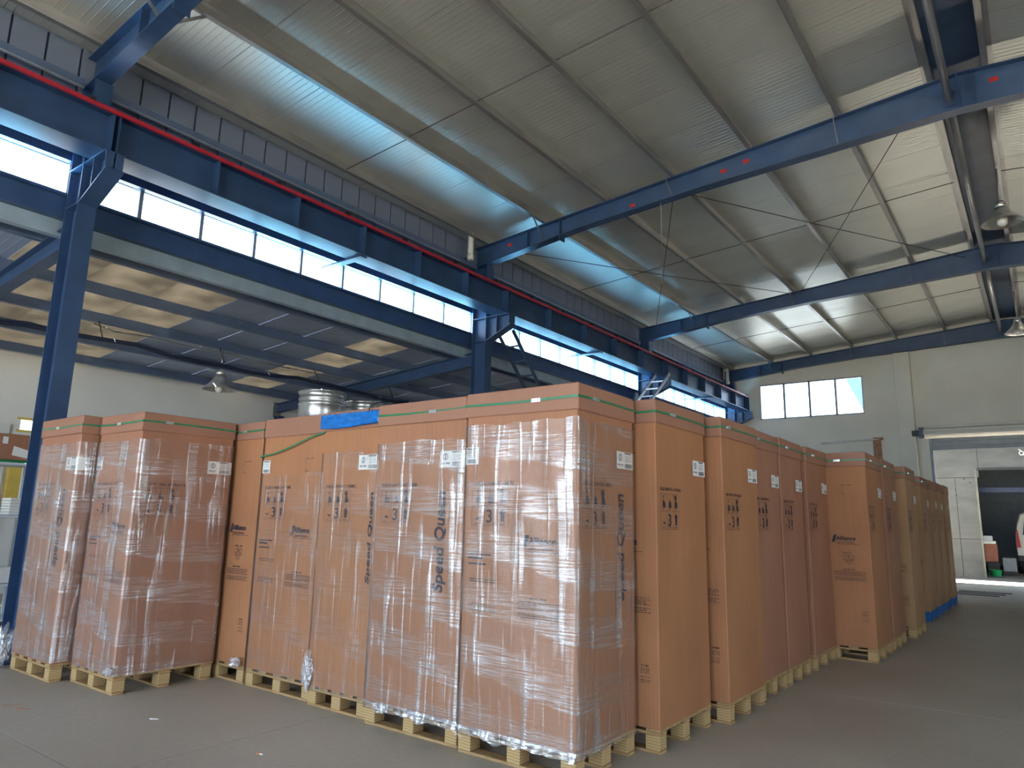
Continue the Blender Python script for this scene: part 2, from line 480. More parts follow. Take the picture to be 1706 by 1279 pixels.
# end wall with roller door opening and window
we = struct('wall_back')
DX0, DX1, DZ = -2.47, 2.6, 4.02
WX0, WX1, WZ0, WZ1 = -7.25, -4.1, 4.86, 6.04
wb = MB()
wb.box(XL - 0.2, -8.55, Y1, Y1 + 0.2, 0, 4.6).box(-8.55, WX0, Y1, Y1 + 0.2, 0, 7.0).box(WX1, DX0, Y1, Y1 + 0.2, 0, 7.6)
wb.box(WX0, WX1, Y1, Y1 + 0.2, 0, WZ0).box(WX0, WX1, Y1, Y1 + 0.2, WZ1, 7.6)
wb.box(DX0, DX1, Y1, Y1 + 0.2, DZ, 7.6).box(DX1, XR + 0.2, Y1, Y1 + 0.2, 0, 7.6)
wb.build('wall_face', M['wall'], we)
MB().box(-3.19, -2.76, Y1 - 0.22, Y1, 0, 6.6).build('pilaster', M['wall'], we, bevel=0.01)
MB().box(-8.3, -7.95, Y1 - 0.08, Y1, 0, 6.4).build('pilaster', M['wall'], we)
wn_ = struct('window_5')
fm = MB()
for k in range(5):
    x = WX0 + (WX1 - WX0) * k / 4
    fm.box(x - 0.03, x + 0.03, Y1 + 0.02, Y1 + 0.1, WZ0, WZ1)
fm.box(WX0, WX1, Y1 + 0.02, Y1 + 0.1, WZ0, WZ0 + 0.04).box(WX0, WX1, Y1 + 0.02, Y1 + 0.1, WZ1 - 0.04, WZ1)
fm.build('window_frame', M['alu'], wn_)
for k in range(4):
    x = WX0 + (WX1 - WX0) * k / 4
    MB().box(x + 0.03, x + (WX1 - WX0) / 4 - 0.03, Y1 + 0.055, Y1 + 0.061, WZ0 + 0.04, WZ1 - 0.04).build('pane', M['pane'], wn_)

# clerestory wall over the aisle with strip windows
wc = struct('wall_clerestory')
SZ, HZ = 4.89, 5.285
MB().box(XC - 0.1, XC, Y0, Y1, 4.62, SZ - 0.02).build('sill_panel', M['steel'], wc)
MB().box(XC - 0.04, XC + 0.07, Y0, Y1, SZ - 0.03, SZ).build('sill', M['steel'], wc)
MB().box(XC - 0.04, XC + 0.05, Y0, Y1, HZ, HZ + 0.10).build('head_rail', M['steel'], wc)
pm = MB().box(XC - 0.06, XC - 0.02, 0.01, 0.335, HZ + 0.10, 6.85)
first = pm.build('wall_panel', M['sheet'], wc, loc=(0, Y0, 0))
n = int((Y1 - Y0) / 0.35)
for k in range(1, n):
    inst('wall_panel', first.data, wc, (0, Y0 + k * 0.35, 0))
MB().box(XC - 0.10, XC - 0.06, Y0, Y1, HZ, 6.9).build('wall_backing', M['steel_dark'], wc)
UW = 0.782
base = 9.13 + 0.782 * 0
k0 = int((Y0 - base) / UW) ; k1 = int((Y1 - base) / UW)
pane0 = None
bay_windows = {}
for k in range(k0 + 1, k1):
    y = base + k * UW
    bay = 1 if y < 2.4 else 2 if y < 9.4 else 3 if y < 16.3 else 4
    if bay not in bay_windows:
        bay_windows[bay] = struct('window_%d' % bay)
    wn_ = bay_windows[bay]
    MB().box(XC - 0.05, XC, y - 0.030, y - 0.006, SZ, HZ).box(XC - 0.065, XC - 0.03, y + 0.006, y + 0.030, SZ, HZ).build('mullion', M['alu'], wn_)
    MB().box(XC - 0.035, XC - 0.031, y + 0.03, y + UW - 0.03, SZ, HZ).build('pane', M['pane'], wn_)

# ---------------------------------------------------------------- main roof
ce = struct('ceiling')
def roofpt(x, off): return roof_z(x) + off
PUR = [-8.05, -6.74, -5.5, -4.28, -3.05, -1.8, -0.68, -0.02, 1.15, 2.4, 3.6, 4.85, 6.1, 7.2]
PH = 0.17
# panels, one metre wide along the building, on each slope
def slope_panel(xa, xb, wdt, t=0.06):
    za, zb = roofpt(xa, PH), roofpt(xb, PH)
    mb = MB()
    mb.hexa([(xa, 0.003, za), (xb, 0.003, zb), (xa, wdt - 0.003, za), (xb, wdt - 0.003, zb),
             (xa, 0.003, za + t), (xb, 0.003, zb + t), (xa, wdt - 0.003, za + t), (xb, wdt - 0.003, zb + t)])
    return mb
pl = slope_panel(XC - 0.1, RIDGE, 1.0).build('roof_panel', M['roof'], ce, loc=(0, Y0, 0))
pr = slope_panel(RIDGE, XR + 0.1, 1.0).build('roof_panel', M['roof'], ce, loc=(0, Y0, 0))
for k in range(1, 31):
    inst('roof_panel', pl.data, ce, (0, Y0 + k, 0)); inst('roof_panel', pr.data, ce, (0, Y0 + k, 0))
mb = MB()
for xa, xb in ((XC - 0.1, RIDGE), (RIDGE, XR + 0.1)):
    za, zb = roofpt(xa, PH + 0.062), roofpt(xb, PH + 0.062)
    mb.hexa([(xa, Y0, za), (xb, Y0, zb), (xa, Y1, za), (xb, Y1, zb), (xa, Y0, za + .05), (xb, Y0, zb + .05), (xa, Y1, za + .05), (xb, Y1, zb + .05)])
mb.build('roof_backing', M['far_dark'], ce)
# dark ridge trim between the two ridge purlins
MB().box(-0.62, -0.08, Y0, Y1, roof_z(RIDGE) + 0.10, roof_z(RIDGE) + 0.13).build('ridge_trim', M['steel_dark'], ce)
def zpurlin(name, x, y0, y1, z, material, parent, flip=1, h=PH, lip=0.065):
    t = 0.006
    mb = MB()
    mb.box(x - t / 2, x + t / 2, y0, y1, z, z + h)
    mb.box(min(x, x + lip * flip), max(x, x + lip * flip), y0, y1, z, z + t)
    mb.box(min(x, x - lip * flip), max(x, x - lip * flip), y0, y1, z + h - t, z + h)
    xe = x + lip * flip
    mb.box(xe - t / 2, xe + t / 2, y0, y1, z, z + 0.022)
    return mb.build(name, material, parent)
for x in PUR:
    zpurlin('roof_purlin', x, Y0 + 0.02, Y1 - 0.02, roof_z(x) + 0.001, M['galv'], ce, 1 if x < RIDGE else -1)

# ---------------------------------------------------------------- aisle roof
ca = struct('ceiling_aisle')
LP = [-8.95, -10.15, -11.35, -12.55, -13.8]
def lean_panel(xa, xb, wdt):
    mb = MB()
    za, zb = lean_z(xa) + 0.17, lean_z(xb) + 0.17
    mb.hexa([(xa, 0.003, za), (xb, 0.003, zb), (xa, wdt - 0.003, za), (xb, wdt - 0.003, zb),
             (xa, 0.003, za + .03), (xb, 0.003, zb + .03), (xa, wdt - .003, za + .03), (xb, wdt - .003, zb + .03)])
    mb.mi[1] = 1                 # upper face: blue weather coat
    return mb
WIDE = 0.9
a0 = lean_panel(XL - 0.15, XC - 0.1, WIDE).build('aisle_roof_panel', [M['lean'], M['bluecoat']], ca, loc=(0, Y0, 0))
s0 = None
n = int((Y1 - Y0) / WIDE) + 1
skip = {11, 12, 13, 17}        # translucent strips added to imitate light reflected on the roof sheet
for k in range(1, n):
    if k in skip:
        if s0 is None:
            s0 = lean_panel(XL - 0.15, XC - 0.1, WIDE).build('reflection_patch_panel', M['reflection_patch'], ca, loc=(0, Y0 + k * WIDE, 0))
        else:
            inst('reflection_patch_panel', s0.data, ca, (0, Y0 + k * WIDE, 0))
    else:
        inst('aisle_roof_panel', a0.data, ca, (0, Y0 + k * WIDE, 0))
for x in LP:
    zpurlin('aisle_purlin', x, Y0 + 0.02, Y1 - 0.02, lean_z(x) + 0.001, M['purlin_pale'], ca, 1, 0.165, 0.07)
MB().box(-8.62, XC - 0.1, Y0, Y1, 4.44, 4.62).build('gutter_fascia', M['gutter'], ca)

# ---------------------------------------------------------------- steel frames
ORD = ['nearest', 'second nearest', 'third', 'fourth', 'farthest']
def column(y, label, full=True):
    t = thing('steel_column', label, 'column', (-8.165, y, 0), 0, 'steel columns between hall and aisle')
    ztop = 6.17
    MB().box(0.153, 0.165, -0.095, 0.095, 0.02, ztop).build('flange', M['steel'], t)
    MB().box(-0.165, -0.153, -0.095, 0.095, 0.02, ztop).build('flange', M['steel'], t)
    MB().box(-0.153, 0.153, -0.005, 0.005, 0.02, ztop).build('web', M['steel'], t)
    MB().box(-0.22, 0.22, -0.16, 0.16, 0, 0.02).build('base_plate', M['steel_dark'], t)
    # corbel: web, sloping soffit flange, top plate, stiffeners
    cz = 5.13
    mb = MB()
    vs = []
    prof = [(0.165, 4.70), (0.70, 4.93), (0.70, cz), (0.165, cz)]
    mb._add([(x, yy, z) for yy in (-0.006, 0.006) for x, z in prof], [(0, 1, 2, 3), (7, 6, 5, 4), (0, 4, 5, 1), (1, 5, 6, 2), (2, 6, 7, 3), (3, 7, 4, 0)])
    c = mb.build('corbel', M['steel'], t)
    MB().bar((0.165, 0, 4.69), (0.74, 0, 4.94), 0.19, 0.014).build('corbel_soffit', M['steel'], c)
    MB().box(-0.17, 0.70, -0.10, 0.10, cz, cz + 0.014).build('corbel_top_plate', M['steel'], c)
    MB().box(0.40, 0.412, -0.09, 0.09, 4.82, cz).box(0.688, 0.70, -0.09, 0.09, 4.96, cz).build('stiffener', M['steel'], c)
    MB().box(-0.153, 0.153, -0.09, 0.09, 4.69, 4.702).build('stiffener', M['steel'], t)
    return t
names = {0: 'blue steel column behind the viewpoint, first of its row', 1: 'blue steel column at left with shelf unit behind it and shrink-wrapped cartons beside it',
         2: 'blue steel column rising behind the two tallest-looking wrapped cartons', 3: 'blue steel column with aluminium ladder leaning by its corbel',
         4: 'blue steel column against the cream end wall'}
for i, y in enumerate(FR):
    column(y, names[i])

def ibeam_x(mb_list, pts_bot, pts_top, y, fw, name, parent, material):
    """rafter: web between bottom and top polylines in the XZ plane, flanges along both"""
    t = 0.008
    n = len(pts_bot)
    web = MB()
    for i in range(n - 1):
        (xa, za), (xb, zb) = pts_bot[i], pts_bot[i + 1]
        (xc, zc), (xd, zd) = pts_top[i], pts_top[i + 1]
        web.hexa([(xa, y - t / 2, za), (xb, y - t / 2, zb), (xa, y + t / 2, za), (xb, y + t / 2, zb),
                  (xc, y - t / 2, zc), (xd, y - t / 2, zd), (xc, y + t / 2, zc), (xd, y + t / 2, zd)])
    web.build('web', material, parent)
    for nm, pts, s in (('bottom_flange', pts_bot, 1), ('top_flange', pts_top, -1)):
        fb = MB()
        for i in range(n - 1):
            (xa, za), (xb, zb) = pts[i], pts[i + 1]
            fb.hexa([(xa, y - fw / 2, za), (xb, y - fw / 2, zb), (xa, y + fw / 2, za), (xb, y + fw / 2, zb),
                     (xa, y - fw / 2, za + 0.012 * s), (xb, y - fw / 2, zb + 0.012 * s), (xa, y + fw / 2, za + 0.012 * s), (xb, y + fw / 2, zb + 0.012 * s)][:8] if s > 0 else
                    [(xa, y - fw / 2, za - 0.012), (xb, y - fw / 2, zb - 0.012), (xa, y + fw / 2, za - 0.012), (xb, y + fw / 2, zb - 0.012),
                     (xa, y - fw / 2, za), (xb, y - fw / 2, zb), (xa, y + fw / 2, za), (xb, y + fw / 2, zb)])
        fb.build(nm, material, parent)

rlab = {0: 'blue steel roof rafter behind the viewpoint', 1: 'blue steel roof rafter crossing the upper left corner of the view',
        2: 'long blue roof rafter crossing the middle of the ceiling, with red paint marks',
        3: 'blue steel roof rafter one bay before the end wall', 4: 'blue steel roof rafter lying against the end wall'}
def rafter(i, y):
    t = thing('steel_rafter', rlab[i], 'rafter', (0, y, 0), 0, 'steel roof rafters')
    bot = [(-8.33, 6.17), (-6.0, 6.44), (-4.0, 6.57), (-2.0, 6.64), (RIDGE, 6.70), (1.4, 6.64), (3.4, 6.57), (5.4, 6.44), (7.35, 6.17)]
    top = [(x, roof_z(x)) for x, z in bot]
    ibeam_x(None, bot, top, 0, 0.18, 'rafter', t, M['steel'])
    for x in (-7.1, -6.4, -0.36, -0.20):
        zb = 6.3 if x < -5 else 6.70
        MB().box(x - 0.005, x + 0.005, -0.088, 0.088, zb + 0.012, roof_z(x) - 0.012).build('stiffener', M['steel'], t)
    # fly braces from purlin to bottom flange
    for px in (-6.74, -4.28, -1.8):
        zb = 6.37 if px < -6 else (6.56 if px < -3 else 6.65)
        for sgn in ((1, -1) if i < 4 else (-1,)):
            MB().bar((px, sgn * 0.42, roof_z(px) + 0.02), (px, sgn * 0.07, zb + 0.03), 0.035, 0.008, (1, 0, 0)).build('fly_brace', M['galv'], t)
    if i in (2,):
        for px, pz in ((-7.55, 6.5), (-5.0, 6.62), (-3.45, 6.78), (-3.1, 6.84), (0.02, 7.0)):
            MB().box(px - 0.05, px + 0.05, -0.008, -0.0045, pz - 0.03, pz + 0.03).build('paint_mark', M['redpaint'], t)
for i, y in enumerate(FR):
    rafter(i, y)

# rafters of the aisle
alab = {0: 'aisle roof rafter behind the viewpoint', 1: 'blue aisle rafter running left from the nearest column',
        2: 'blue aisle rafter ending at the galvanised tanks', 3: 'blue aisle rafter beyond the tanks, mostly behind cartons', 4: 'aisle rafter at the end wall'}
for i, y in enumerate(FR):
    t = thing('aisle_rafter', alab[i], 'rafter', (0, y, 0), 0, 'aisle roof rafters')
    pts = [(-14.4, lean_z(-14.4) - 0.20), (-8.335, lean_z(-8.335) - 0.25)]
    ibeam_x(None, pts, [(x, lean_z(x)) for x, z in pts], 0, 0.15, 'rafter', t, M['steel'])
    MB().box(-14.42, -14.40, -0.1, 0.1, 3.7, 4.06).build('end_plate', M['galv'], t)
    c = thing('aisle_wall_column', 'steel post against the pale left wall under ' + alab[i], 'column', (-14.3, y, 0), 0, 'posts along the left wall')
    if True:
        MB().box(-0.10, -0.09, -0.07, 0.07, 0, 3.72).box(0.09, 0.10, -0.07, 0.07, 0, 3.72).box(-0.09, 0.09, -0.004, 0.004, 0, 3.72).build('post', M['steel'], c)

# runway beams, one per bay
blab = ['deep blue runway beam above the leftmost clerestory panes', 'deep blue runway beam between the two nearest columns, carrying the red rail',
        'deep blue runway beam in the middle bay above the dark ladder', 'deep blue runway beam in the last bay ending at the end wall']
BX = -7.68
for i in range(4):
    ya, yb = FR[i] + 0.01, FR[i + 1] - 0.01
    t = thing('runway_beam', blab[i], 'beam', (BX, ya, 0), 0, 'crane runway beams')
    ln = yb - ya
    MB().box(-0.17, 0.17, 0, ln, 5.145, 5.160).build('bottom_flange', M['steel'], t)
    MB().box(-0.20, 0.16, 0, ln, 5.615, 5.63).build('top_flange', M['steel'], t)
    MB().box(-0.005, 0.005, 0, ln, 5.16, 5.615).build('web', M['steel'], t)
    k = int(ln / 1.15)
    for j in range(k + 1):
        yy = 0.02 + (ln - 0.04) * j / k
        MB().box(0.006, 0.155, yy - 0.005, yy + 0.005, 5.18, 5.61).box(-0.155, -0.006, yy - 0.005, yy + 0.005, 5.18, 5.61).build('stiffener', M['steel'], t)
    MB().box(-0.75, 0.13, ln / 2 - 0.06, ln / 2 + 0.06, 5.125, 5.144).build('tie_plate', M['steel'], t)
t = thing('conductor_rail', 'long red conductor rail running along the top edge of the runway beams', 'rail', (-7.5, 0, 5.6), 0)
MB().box(-0.014, 0.020, Y0 + 0.3, 23.1, -0.022, 0.022).build('red_cover', M['red'], t, bevel=0.004)
cm = MB().box(-0.02, 0.03, -0.03, 0.03, 0.015, 0.055).box(-0.045, -0.0, -0.02, 0.02, 0.03, 0.05)
c0 = None
y = Y0 + 0.6
while y < 23:
    if c0 is None: c0 = cm.build('rail_clamp', M['black'], t, loc=(0, y, 0))
    else: inst('rail_clamp', c0.data, t, (0, y, 0))
    y += 1.13

# wall girts over the windows, between frames
glab = ['bright folded girt high on the wall at the left edge of the view', 'bright folded girt above the red rail in the bay between the two nearest columns',
        'bright folded girt above the red rail in the middle bay', 'bright folded girt above the red rail in the last bay']
for i in range(4):
    ya, yb = FR[i] + 0.12, FR[i + 1] - 0.12
    t = thing('wall_girt', glab[i], 'girt', (-8.30, ya, 6.13), 0, 'wall girts above the runway beam')
    ln = yb - ya
    mb = MB().box(-0.1, 0.07, 0, ln, 0.09, 0.097).box(0.063, 0.07, 0, ln, 0.0, 0.09)
    mb.build('channel', M['purlin_pale'], t)
    MB().box(0.045, 0.085, 0, ln, -0.012, 0.0).build('lip', M['galv_bright'], t)
    MB().box(-0.1, 0.05, -0.0, 0.01, -0.05, 0.12).build('end_cleat', M['steel'], t)

# ridge strut pipe, per bay
plab = ['steel ridge pipe at the upper right corner of the view', 'steel ridge pipe behind the viewpoint', 'glossy steel ridge pipe in the middle bay', 'steel ridge pipe in the last bay']
for i, lb in ((0, plab[1]), (1, plab[0]), (2, plab[2]), (3, plab[3])):
    t = thing('ridge_pipe', lb, 'pipe', (-0.47, FR[i], 6.90), 0, 'ridge struts')
    ln = FR[i + 1] - FR[i]
    MB().tube([(0, 0.03, 0), (0, ln - 0.03, 0)], 0.045, 14).build('pipe', M['galv'], t, smooth=True)
    for q in (0.006, ln - 0.02): MB().box(-0.07, 0.07, q, q + 0.014, -0.1, 0.1).build('end_plate', M['steel_dark'], t)

# sag rods across the purlins at mid bay
slab = ['thin sag rod across the purlins in the bay nearest above', 'thin sag rod across the purlins in the middle bay', 'thin sag rod across the purlins in the last bay']
for lb, y in zip(slab, (6.38, 13.25, 19.8)):
    t = thing('sag_rod', lb, 'rod', (0, y, 0), 0, 'sag rods under the roof')
    for a, b in zip(PUR[:-1], PUR[1:]):
        if a == -0.68: continue
        MB().tube([(a, 0, roof_z(a) + 0.05), (b, 0.03, roof_z(b) + 0.05)], 0.007, 6).build('rod', M['wire'], t)
# cross bracing cables in the middle bay
cabs = [((-7.9, 10.0), (-4.2, 16.7), 'bracing cable rising from the long rafter near its left end'),
        ((-4.35, 9.95), (-0.8, 16.75), 'bracing cable in the middle bay, the flatter one of the crossing pair'),
        ((-0.8, 9.98), (-4.1, 16.7), 'bracing cable in the middle bay, the steeper one of the crossing pair'),
        ((-4.3, 10.0), (-7.8, 16.7), 'bracing cable descending to the wall side of the rafter before the end wall')]
for ci, ((xa, ya), (xb, yb), lb) in enumerate(cabs):
    dz = -0.06 * (ci % 2)
    t = tag(MB().tube([(xa, ya, roof_z(xa) - 0.08 + dz), ((xa + xb) / 2, (ya + yb) / 2, roof_z((xa + xb) / 2) - 0.10 + dz), (xb, yb, roof_z(xb) - 0.08 + dz)], 0.007, 6).build('bracing_cable', M['wire']), lb, 'cable', 'roof bracing cables')

# rain pipes by the columns
for y, zb, lb in ((9.42, 6.08, 'short white rain pipe under the roof beside the rear wrapped-carton column'), (22.9, 5.98, 'short white rain pipe under the roof in the far left corner')):
    t = thing('rain_pipe', lb, 'pipe', (-8.1, y, zb), 0, 'white rain pipes')
    MB().tube([(0, 0, 0.16), (0, 0, 0.62)], 0.055, 16).build('pipe', M['white_pvc'], t, smooth=True)
    MB().lathe([(0.05, 0.08), (0.062, 0.10), (0.062, 0.17), (0.055, 0.19)], 16).build('elbow_collar', M['white_pvc'], t, smooth=True)
    MB().box(-0.2, -0.05, -0.02, 0.02, 0.12, 0.15).build('bracket', M['steel_dark'], t)

tag(MB().tube([(-4.50, 9.91, 6.56), (-4.495, 9.91, 5.9), (-4.50, 9.91, 5.15)], 0.006, 6).build('hanging_wire', M['galv']), 'thin wire hanging straight down from the long middle rafter', 'wire')
# ---------------------------------------------------------------- pendants
def pendant(lb, x, y, z, ztop, group=None):
    t = thing('high_bay_lamp', lb, 'lamp', (x, y, z), 0, group)
    MB().lathe([(0.285, 0.0), (0.28, 0.012), (0.235, 0.055), (0.165, 0.12), (0.115, 0.19), (0.09, 0.25), (0.084, 0.245), (0.108, 0.185), (0.157, 0.112), (0.228, 0.046), (0.274, 0.004), (0.285, 0.0)], 40).build('reflector', M['lampmetal'], t, smooth=True)
    MB().lathe([(0.001, 0.36), (0.05, 0.36), (0.075, 0.32), (0.078, 0.25), (0.001, 0.25)], 24).build('lamp_housing', M['lampmetal'], t, smooth=True)
    MB().lathe([(0.03, 0.25), (0.05, 0.16), (0.075, 0.07), (0.07, -0.01), (0.04, -0.05), (0.001, -0.06)], 20).build('bulb', M['bulb'], t, smooth=True)
    MB().tube([(0, 0, 0.36), (0, 0, ztop - z)], 0.012, 8).build('hanging_rod', M['galv'], t, smooth=True)
    return t
pendant('metal pendant lamp hanging below the aisle roof at left', -11.33, 6.60, 3.55, 4.255)
pendant('metal pendant lamp hanging near the ridge, nearer of the two at right', -0.08, 12.95, 6.22, 7.14, 'pendant lamps near the ridge')
pendant('metal pendant lamp near the ridge, the lower one close to the end wall', -0.06, 20.3, 6.10, 7.14, 'pendant lamps near the ridge')
t = thing('lamp_conduit', 'pale bent conduit beside the far ridge lamp', 'conduit', (0, 20.3, 6.2))
MB().tube([(0.06, 0, 0.45), (0.2, 0, 0.2), (0.35, 0, -0.05), (0.9, 0, -0.05), (0.95, 0, 0.9)], 0.01, 6).build('tube', M['white_pvc'], t)

# cable tray in aisle and conduit to lamp
t = thing('cable_bundle', 'dark cable bundle slung under the aisle purlins', 'cable', (0, 0, 0))
pts = [(-11.05, y, 3.93 + 0.035 * math.sin(y * 1.7) + 0.02 * math.sin(y * 4.1)) for y in [Y0 + 0.5 + 0.5 * k for k in range(60)]]
MB().tube(pts, 0.035, 8).build('cable', M['cabledark'], t, smooth=True)
MB().tube([(p[0] + 0.05, p[1], p[2] + 0.03 * math.sin(p[1] * 2.3)) for p in pts], 0.018, 6).build('cable', M['cabledark'], t, smooth=True)
for k in range(2, 58, 4):
    p = pts[k]
    MB().tube([(p[0], p[1], p[2]), (p[0] - 0.22, p[1], lean_z(-11.27) + 0.01)], 0.01, 6).build('hanger', M['wire'], t)
t = thing('lamp_cable', 'thin pale cable clipped along an aisle purlin to the pendant lamp', 'cable', (0, 0, 0))
MB().tube([(-11.43, 4.5, 4.26), (-11.43, 4.8, 4.20), (-11.43, 5.4, 4.24), (-11.43, 6.2, 4.22), (-11.43, 6.8, 4.25), (-11.43, 7.4, 4.21), (-11.43, 9.6, 4.24)], 0.012, 6).build('cable', M['galv'], t)

# ---------------------------------------------------------------- ladders
def ladder(lb, a, b, w, material, rungs, group=None):
    t = thing('ladder', lb, 'ladder', a, 0, group)
    a = Vector(a); b = Vector(b) - a
    sx = Vector((1, 0, 0)) * w / 2
    for s in (-1, 1):
        MB().bar(sx * s, sx * s + b, 0.03, 0.07).build('stile', material, t)
    for k in range(1, rungs):
        p = b * (k / rungs)
        MB().bar(p - sx, p + sx, 0.03, 0.03).build('rung', material, t)
    return t
ladder('dark blue steel ladder sloping down behind the wrapped cartons from the column corbel', (-7.95, 10.35, 4.98), (-7.95, 15.2, 0.05), 0.36, M['steel_dark'], 20)
ladder('bright aluminium ladder leaning by the third column corbel', (-7.35, 16.1, 5.10), (-7.35, 9.7, 0.04), 0.38, M['galv_bright'], 22)

# ---------------------------------------------------------------- galvanised tanks
def tank(lb, x, y, r, h):
    t = thing('galvanised_tank', lb, 'tank', (x, y, 0), 0, 'galvanised tanks in the aisle')
    prof = [(r, 0.0)]
    for zc in [h * k / 6 for k in range(1, 6)] + [h - 0.22, h - 0.13]:
        prof += [(r, zc - 0.02), (r + 0.014, zc), (r, zc + 0.02)]
    prof = sorted(prof, key=lambda q: q[1])
    prof += [(r, h - 0.04), (r + 0.02, h - 0.02), (r + 0.02, h), (r - 0.01, h)]
    MB().lathe(prof, 48).build('shell', M['galv_bright'], t, smooth=True)
    MB().lathe([(r - 0.008, h - 0.03), (0.001, h - 0.01)], 48).build('top', M['galv_bright'], t)
    return t
tank('tall galvanised ribbed tank, the nearer and larger of two behind the cartons', -9.72, 7.56, 0.385, 3.50)
tank('galvanised ribbed tank, the farther and lower-looking one of two behind the cartons', -9.78, 8.55, 0.345, 3.46)

# ---------------------------------------------------------------- pallets
def pallet_meshes(w, d, mats_, key):
    """local origin: floor centre; runners and stringers along X, deck boards along Y"""
    g = {}
    g['block'] = MB().box(-0.05, 0.05, -0.05, 0.05, 0.019, 0.109)
    g['runner'] = MB().box(-w / 2, w / 2, -0.045, 0.045, 0, 0.018)
    g['stringer_board'] = MB().box(-w / 2, w / 2, -0.05, 0.05, 0.110, 0.128)
    g['deck_board'] = MB().box(-0.05, 0.05, -d / 2, d / 2, 0.129, 0.147)
    return g
PCACHE = {}
def pallet(lb, cx, cy, w, d, rz=0, blue=False, group='wooden pallets under the cartons', turned=False):
    t = thing('plastic_pallet' if blue else 'wooden_pallet', lb, 'pallet', (cx, cy, 0), rz + (PI / 2 if turned else 0), group)
    if turned: w, d = d, w
    km, bm_ = (M['blue_pallet'], M['blue_pallet']) if blue else (M['block'], M['board'])
    g = pallet_meshes(w, d, None, None)
    xs = (-w / 2 + 0.055, 0, w / 2 - 0.055); ys = (-d / 2 + 0.055, 0, d / 2 - 0.055)
    def put(name, mb, mt, locs):
        first = None
        for l in locs:
            j = random.uniform(-0.006, 0.006)
            if first is None:
                first = mb.build(name, mt, t, loc=l, bevel=0.0025)
            else:
                o = inst(name, first.data, t, l)
                if name == 'block': o.rotation_euler = (0, 0, random.uniform(-0.03, 0.03))
    put('block', g['block'], km, [(x, y, 0) for x in xs for y in ys])
    put('runner', g['runner'], bm_, [(0, y, 0) for y in ys])
    put('stringer_board', g['stringer_board'], bm_, [(0, y, 0) for y in ys])
    nb = 5
    put('deck_board', g['deck_board'], bm_, [(-w / 2 + 0.05 + (w - 0.1) * k / (nb - 1), 0, 0) for k in range(nb)])
    return t

# ---------------------------------------------------------------- cartons
ZB, LZ, ZT = 0.148, 2.125, 2.29
def face_fn(face, w, d):
    """(u metres from left edge as seen, z, out) -> local xyz ; z measured from the floor"""
    if face == 'front': return lambda u, z, o: (-w / 2 + u, -d / 2 - o, z - ZB)
    if face == 'right': return lambda u, z, o: (w / 2 + o, -d / 2 + u, z - ZB)
    if face == 'left':  return lambda u, z, o: (-w / 2 - o, d / 2 - u, z - ZB)
TXT = {}
def decal(fn, name, shapes, mt, parent, out=0.0022):
    """shapes: list of ('r',u0,u1,z0,z1) rectangles, ('p',[(u,z)..]) polygons, ('t',(vs,fs),u,z,rot) text"""
    mb = MB()
    for s in shapes:
        if s[0] == 'r':
            _, u0, u1, z0, z1 = s
            mb._add([fn(u0, z0, out), fn(u1, z0, out), fn(u1, z1, out), fn(u0, z1, out)], [(0, 1, 2, 3)])
        elif s[0] == 'p':
            mb._add([fn(u, z, out) for u, z in s[1]], [tuple(range(len(s[1])))])
        else:
            _, (vs, fs), u, z, rot = s
            c, sn = math.cos(rot), math.sin(rot)
            mb._add([fn(u + v.x * c - v.y * sn, z + v.x * sn + v.y * c, out + v.z) for v in vs], fs)
    o = mb.build(name, mt, parent)
    if len(shapes) > 1: o['kind'] = 'stuff'
    return o
T_THREE = text_mesh('t3', '3', 0.12, bold=0.001)
T_ALL = text_mesh('ta', 'Alliance', 0.064, bold=0.0012)
T_LS = text_mesh('tl', 'Laundry Systems', 0.026, bold=0.0004, spacing=1.05)
T_SQ = text_mesh('ts', 'Speed Queen', 0.125, bold=0.003, shear=0.12)
T_SQN = ([Vector((v.x, v.y * 0.45, v.z)) for v in T_SQ[0]], T_SQ[1])
def disc(cu, cz, r, n=14, ru=1.0):
    return ('p', [(cu + r * ru * math.cos(2 * PI * k / n), cz + r * math.sin(2 * PI * k / n)) for k in range(n)])
def ring(cu, cz, r, t, n=16):
    out = []
    for k in range(n):
        a, b = 2 * PI * k / n, 2 * PI * (k + 1) / n
        out.append(('p', [(cu + r * math.cos(a), cz + r * math.sin(a)), (cu + r * math.cos(b), cz + r * math.sin(b)),
                          (cu + (r - t) * math.cos(b), cz + (r - t) * math.sin(b)), (cu + (r - t) * math.cos(a), cz + (r - t) * math.sin(a))]))
    return out
def wordbars(u0, u1, z, h, rnd, ink=0.85):
    """small print too small to read: short strokes"""
    out = []; u = u0
    while u < u1 - 0.006:
        wd = rnd.uniform(0.012, 0.04)
        e = min(u + wd, u1)
        out.append(('r', u, e, z, z + h * rnd.uniform(0.7, 1.0)))
        u = e + rnd.uniform(0.004, 0.009)
    return out
def glyphbars(u0, u1, z, h, rnd):
    out = []; u = u0
    while u < u1 - 0.01:
        n = rnd.randint(3, 8)
        for _ in range(n):
            if u > u1: break
            out.append(('r', u, u + 0.004, z, z + h)); 
            if rnd.random() < 0.6: out.append(('r', u, u + 0.013, z + (h - 0.005) * rnd.choice((0, 0.5, 1)), z + (h - 0.005) * 1.0 * 0.5 + 0.005 if False else z + 0.005))
            if rnd.random() < 0.6: out.append(('r', u, u + 0.012, z + h - 0.005, z + h))
            if rnd.random() < 0.5: out.append(('r', u, u + 0.012, z + h * 0.45, z + h * 0.45 + 0.005))
            u += 0.016
        u += 0.014
    return out
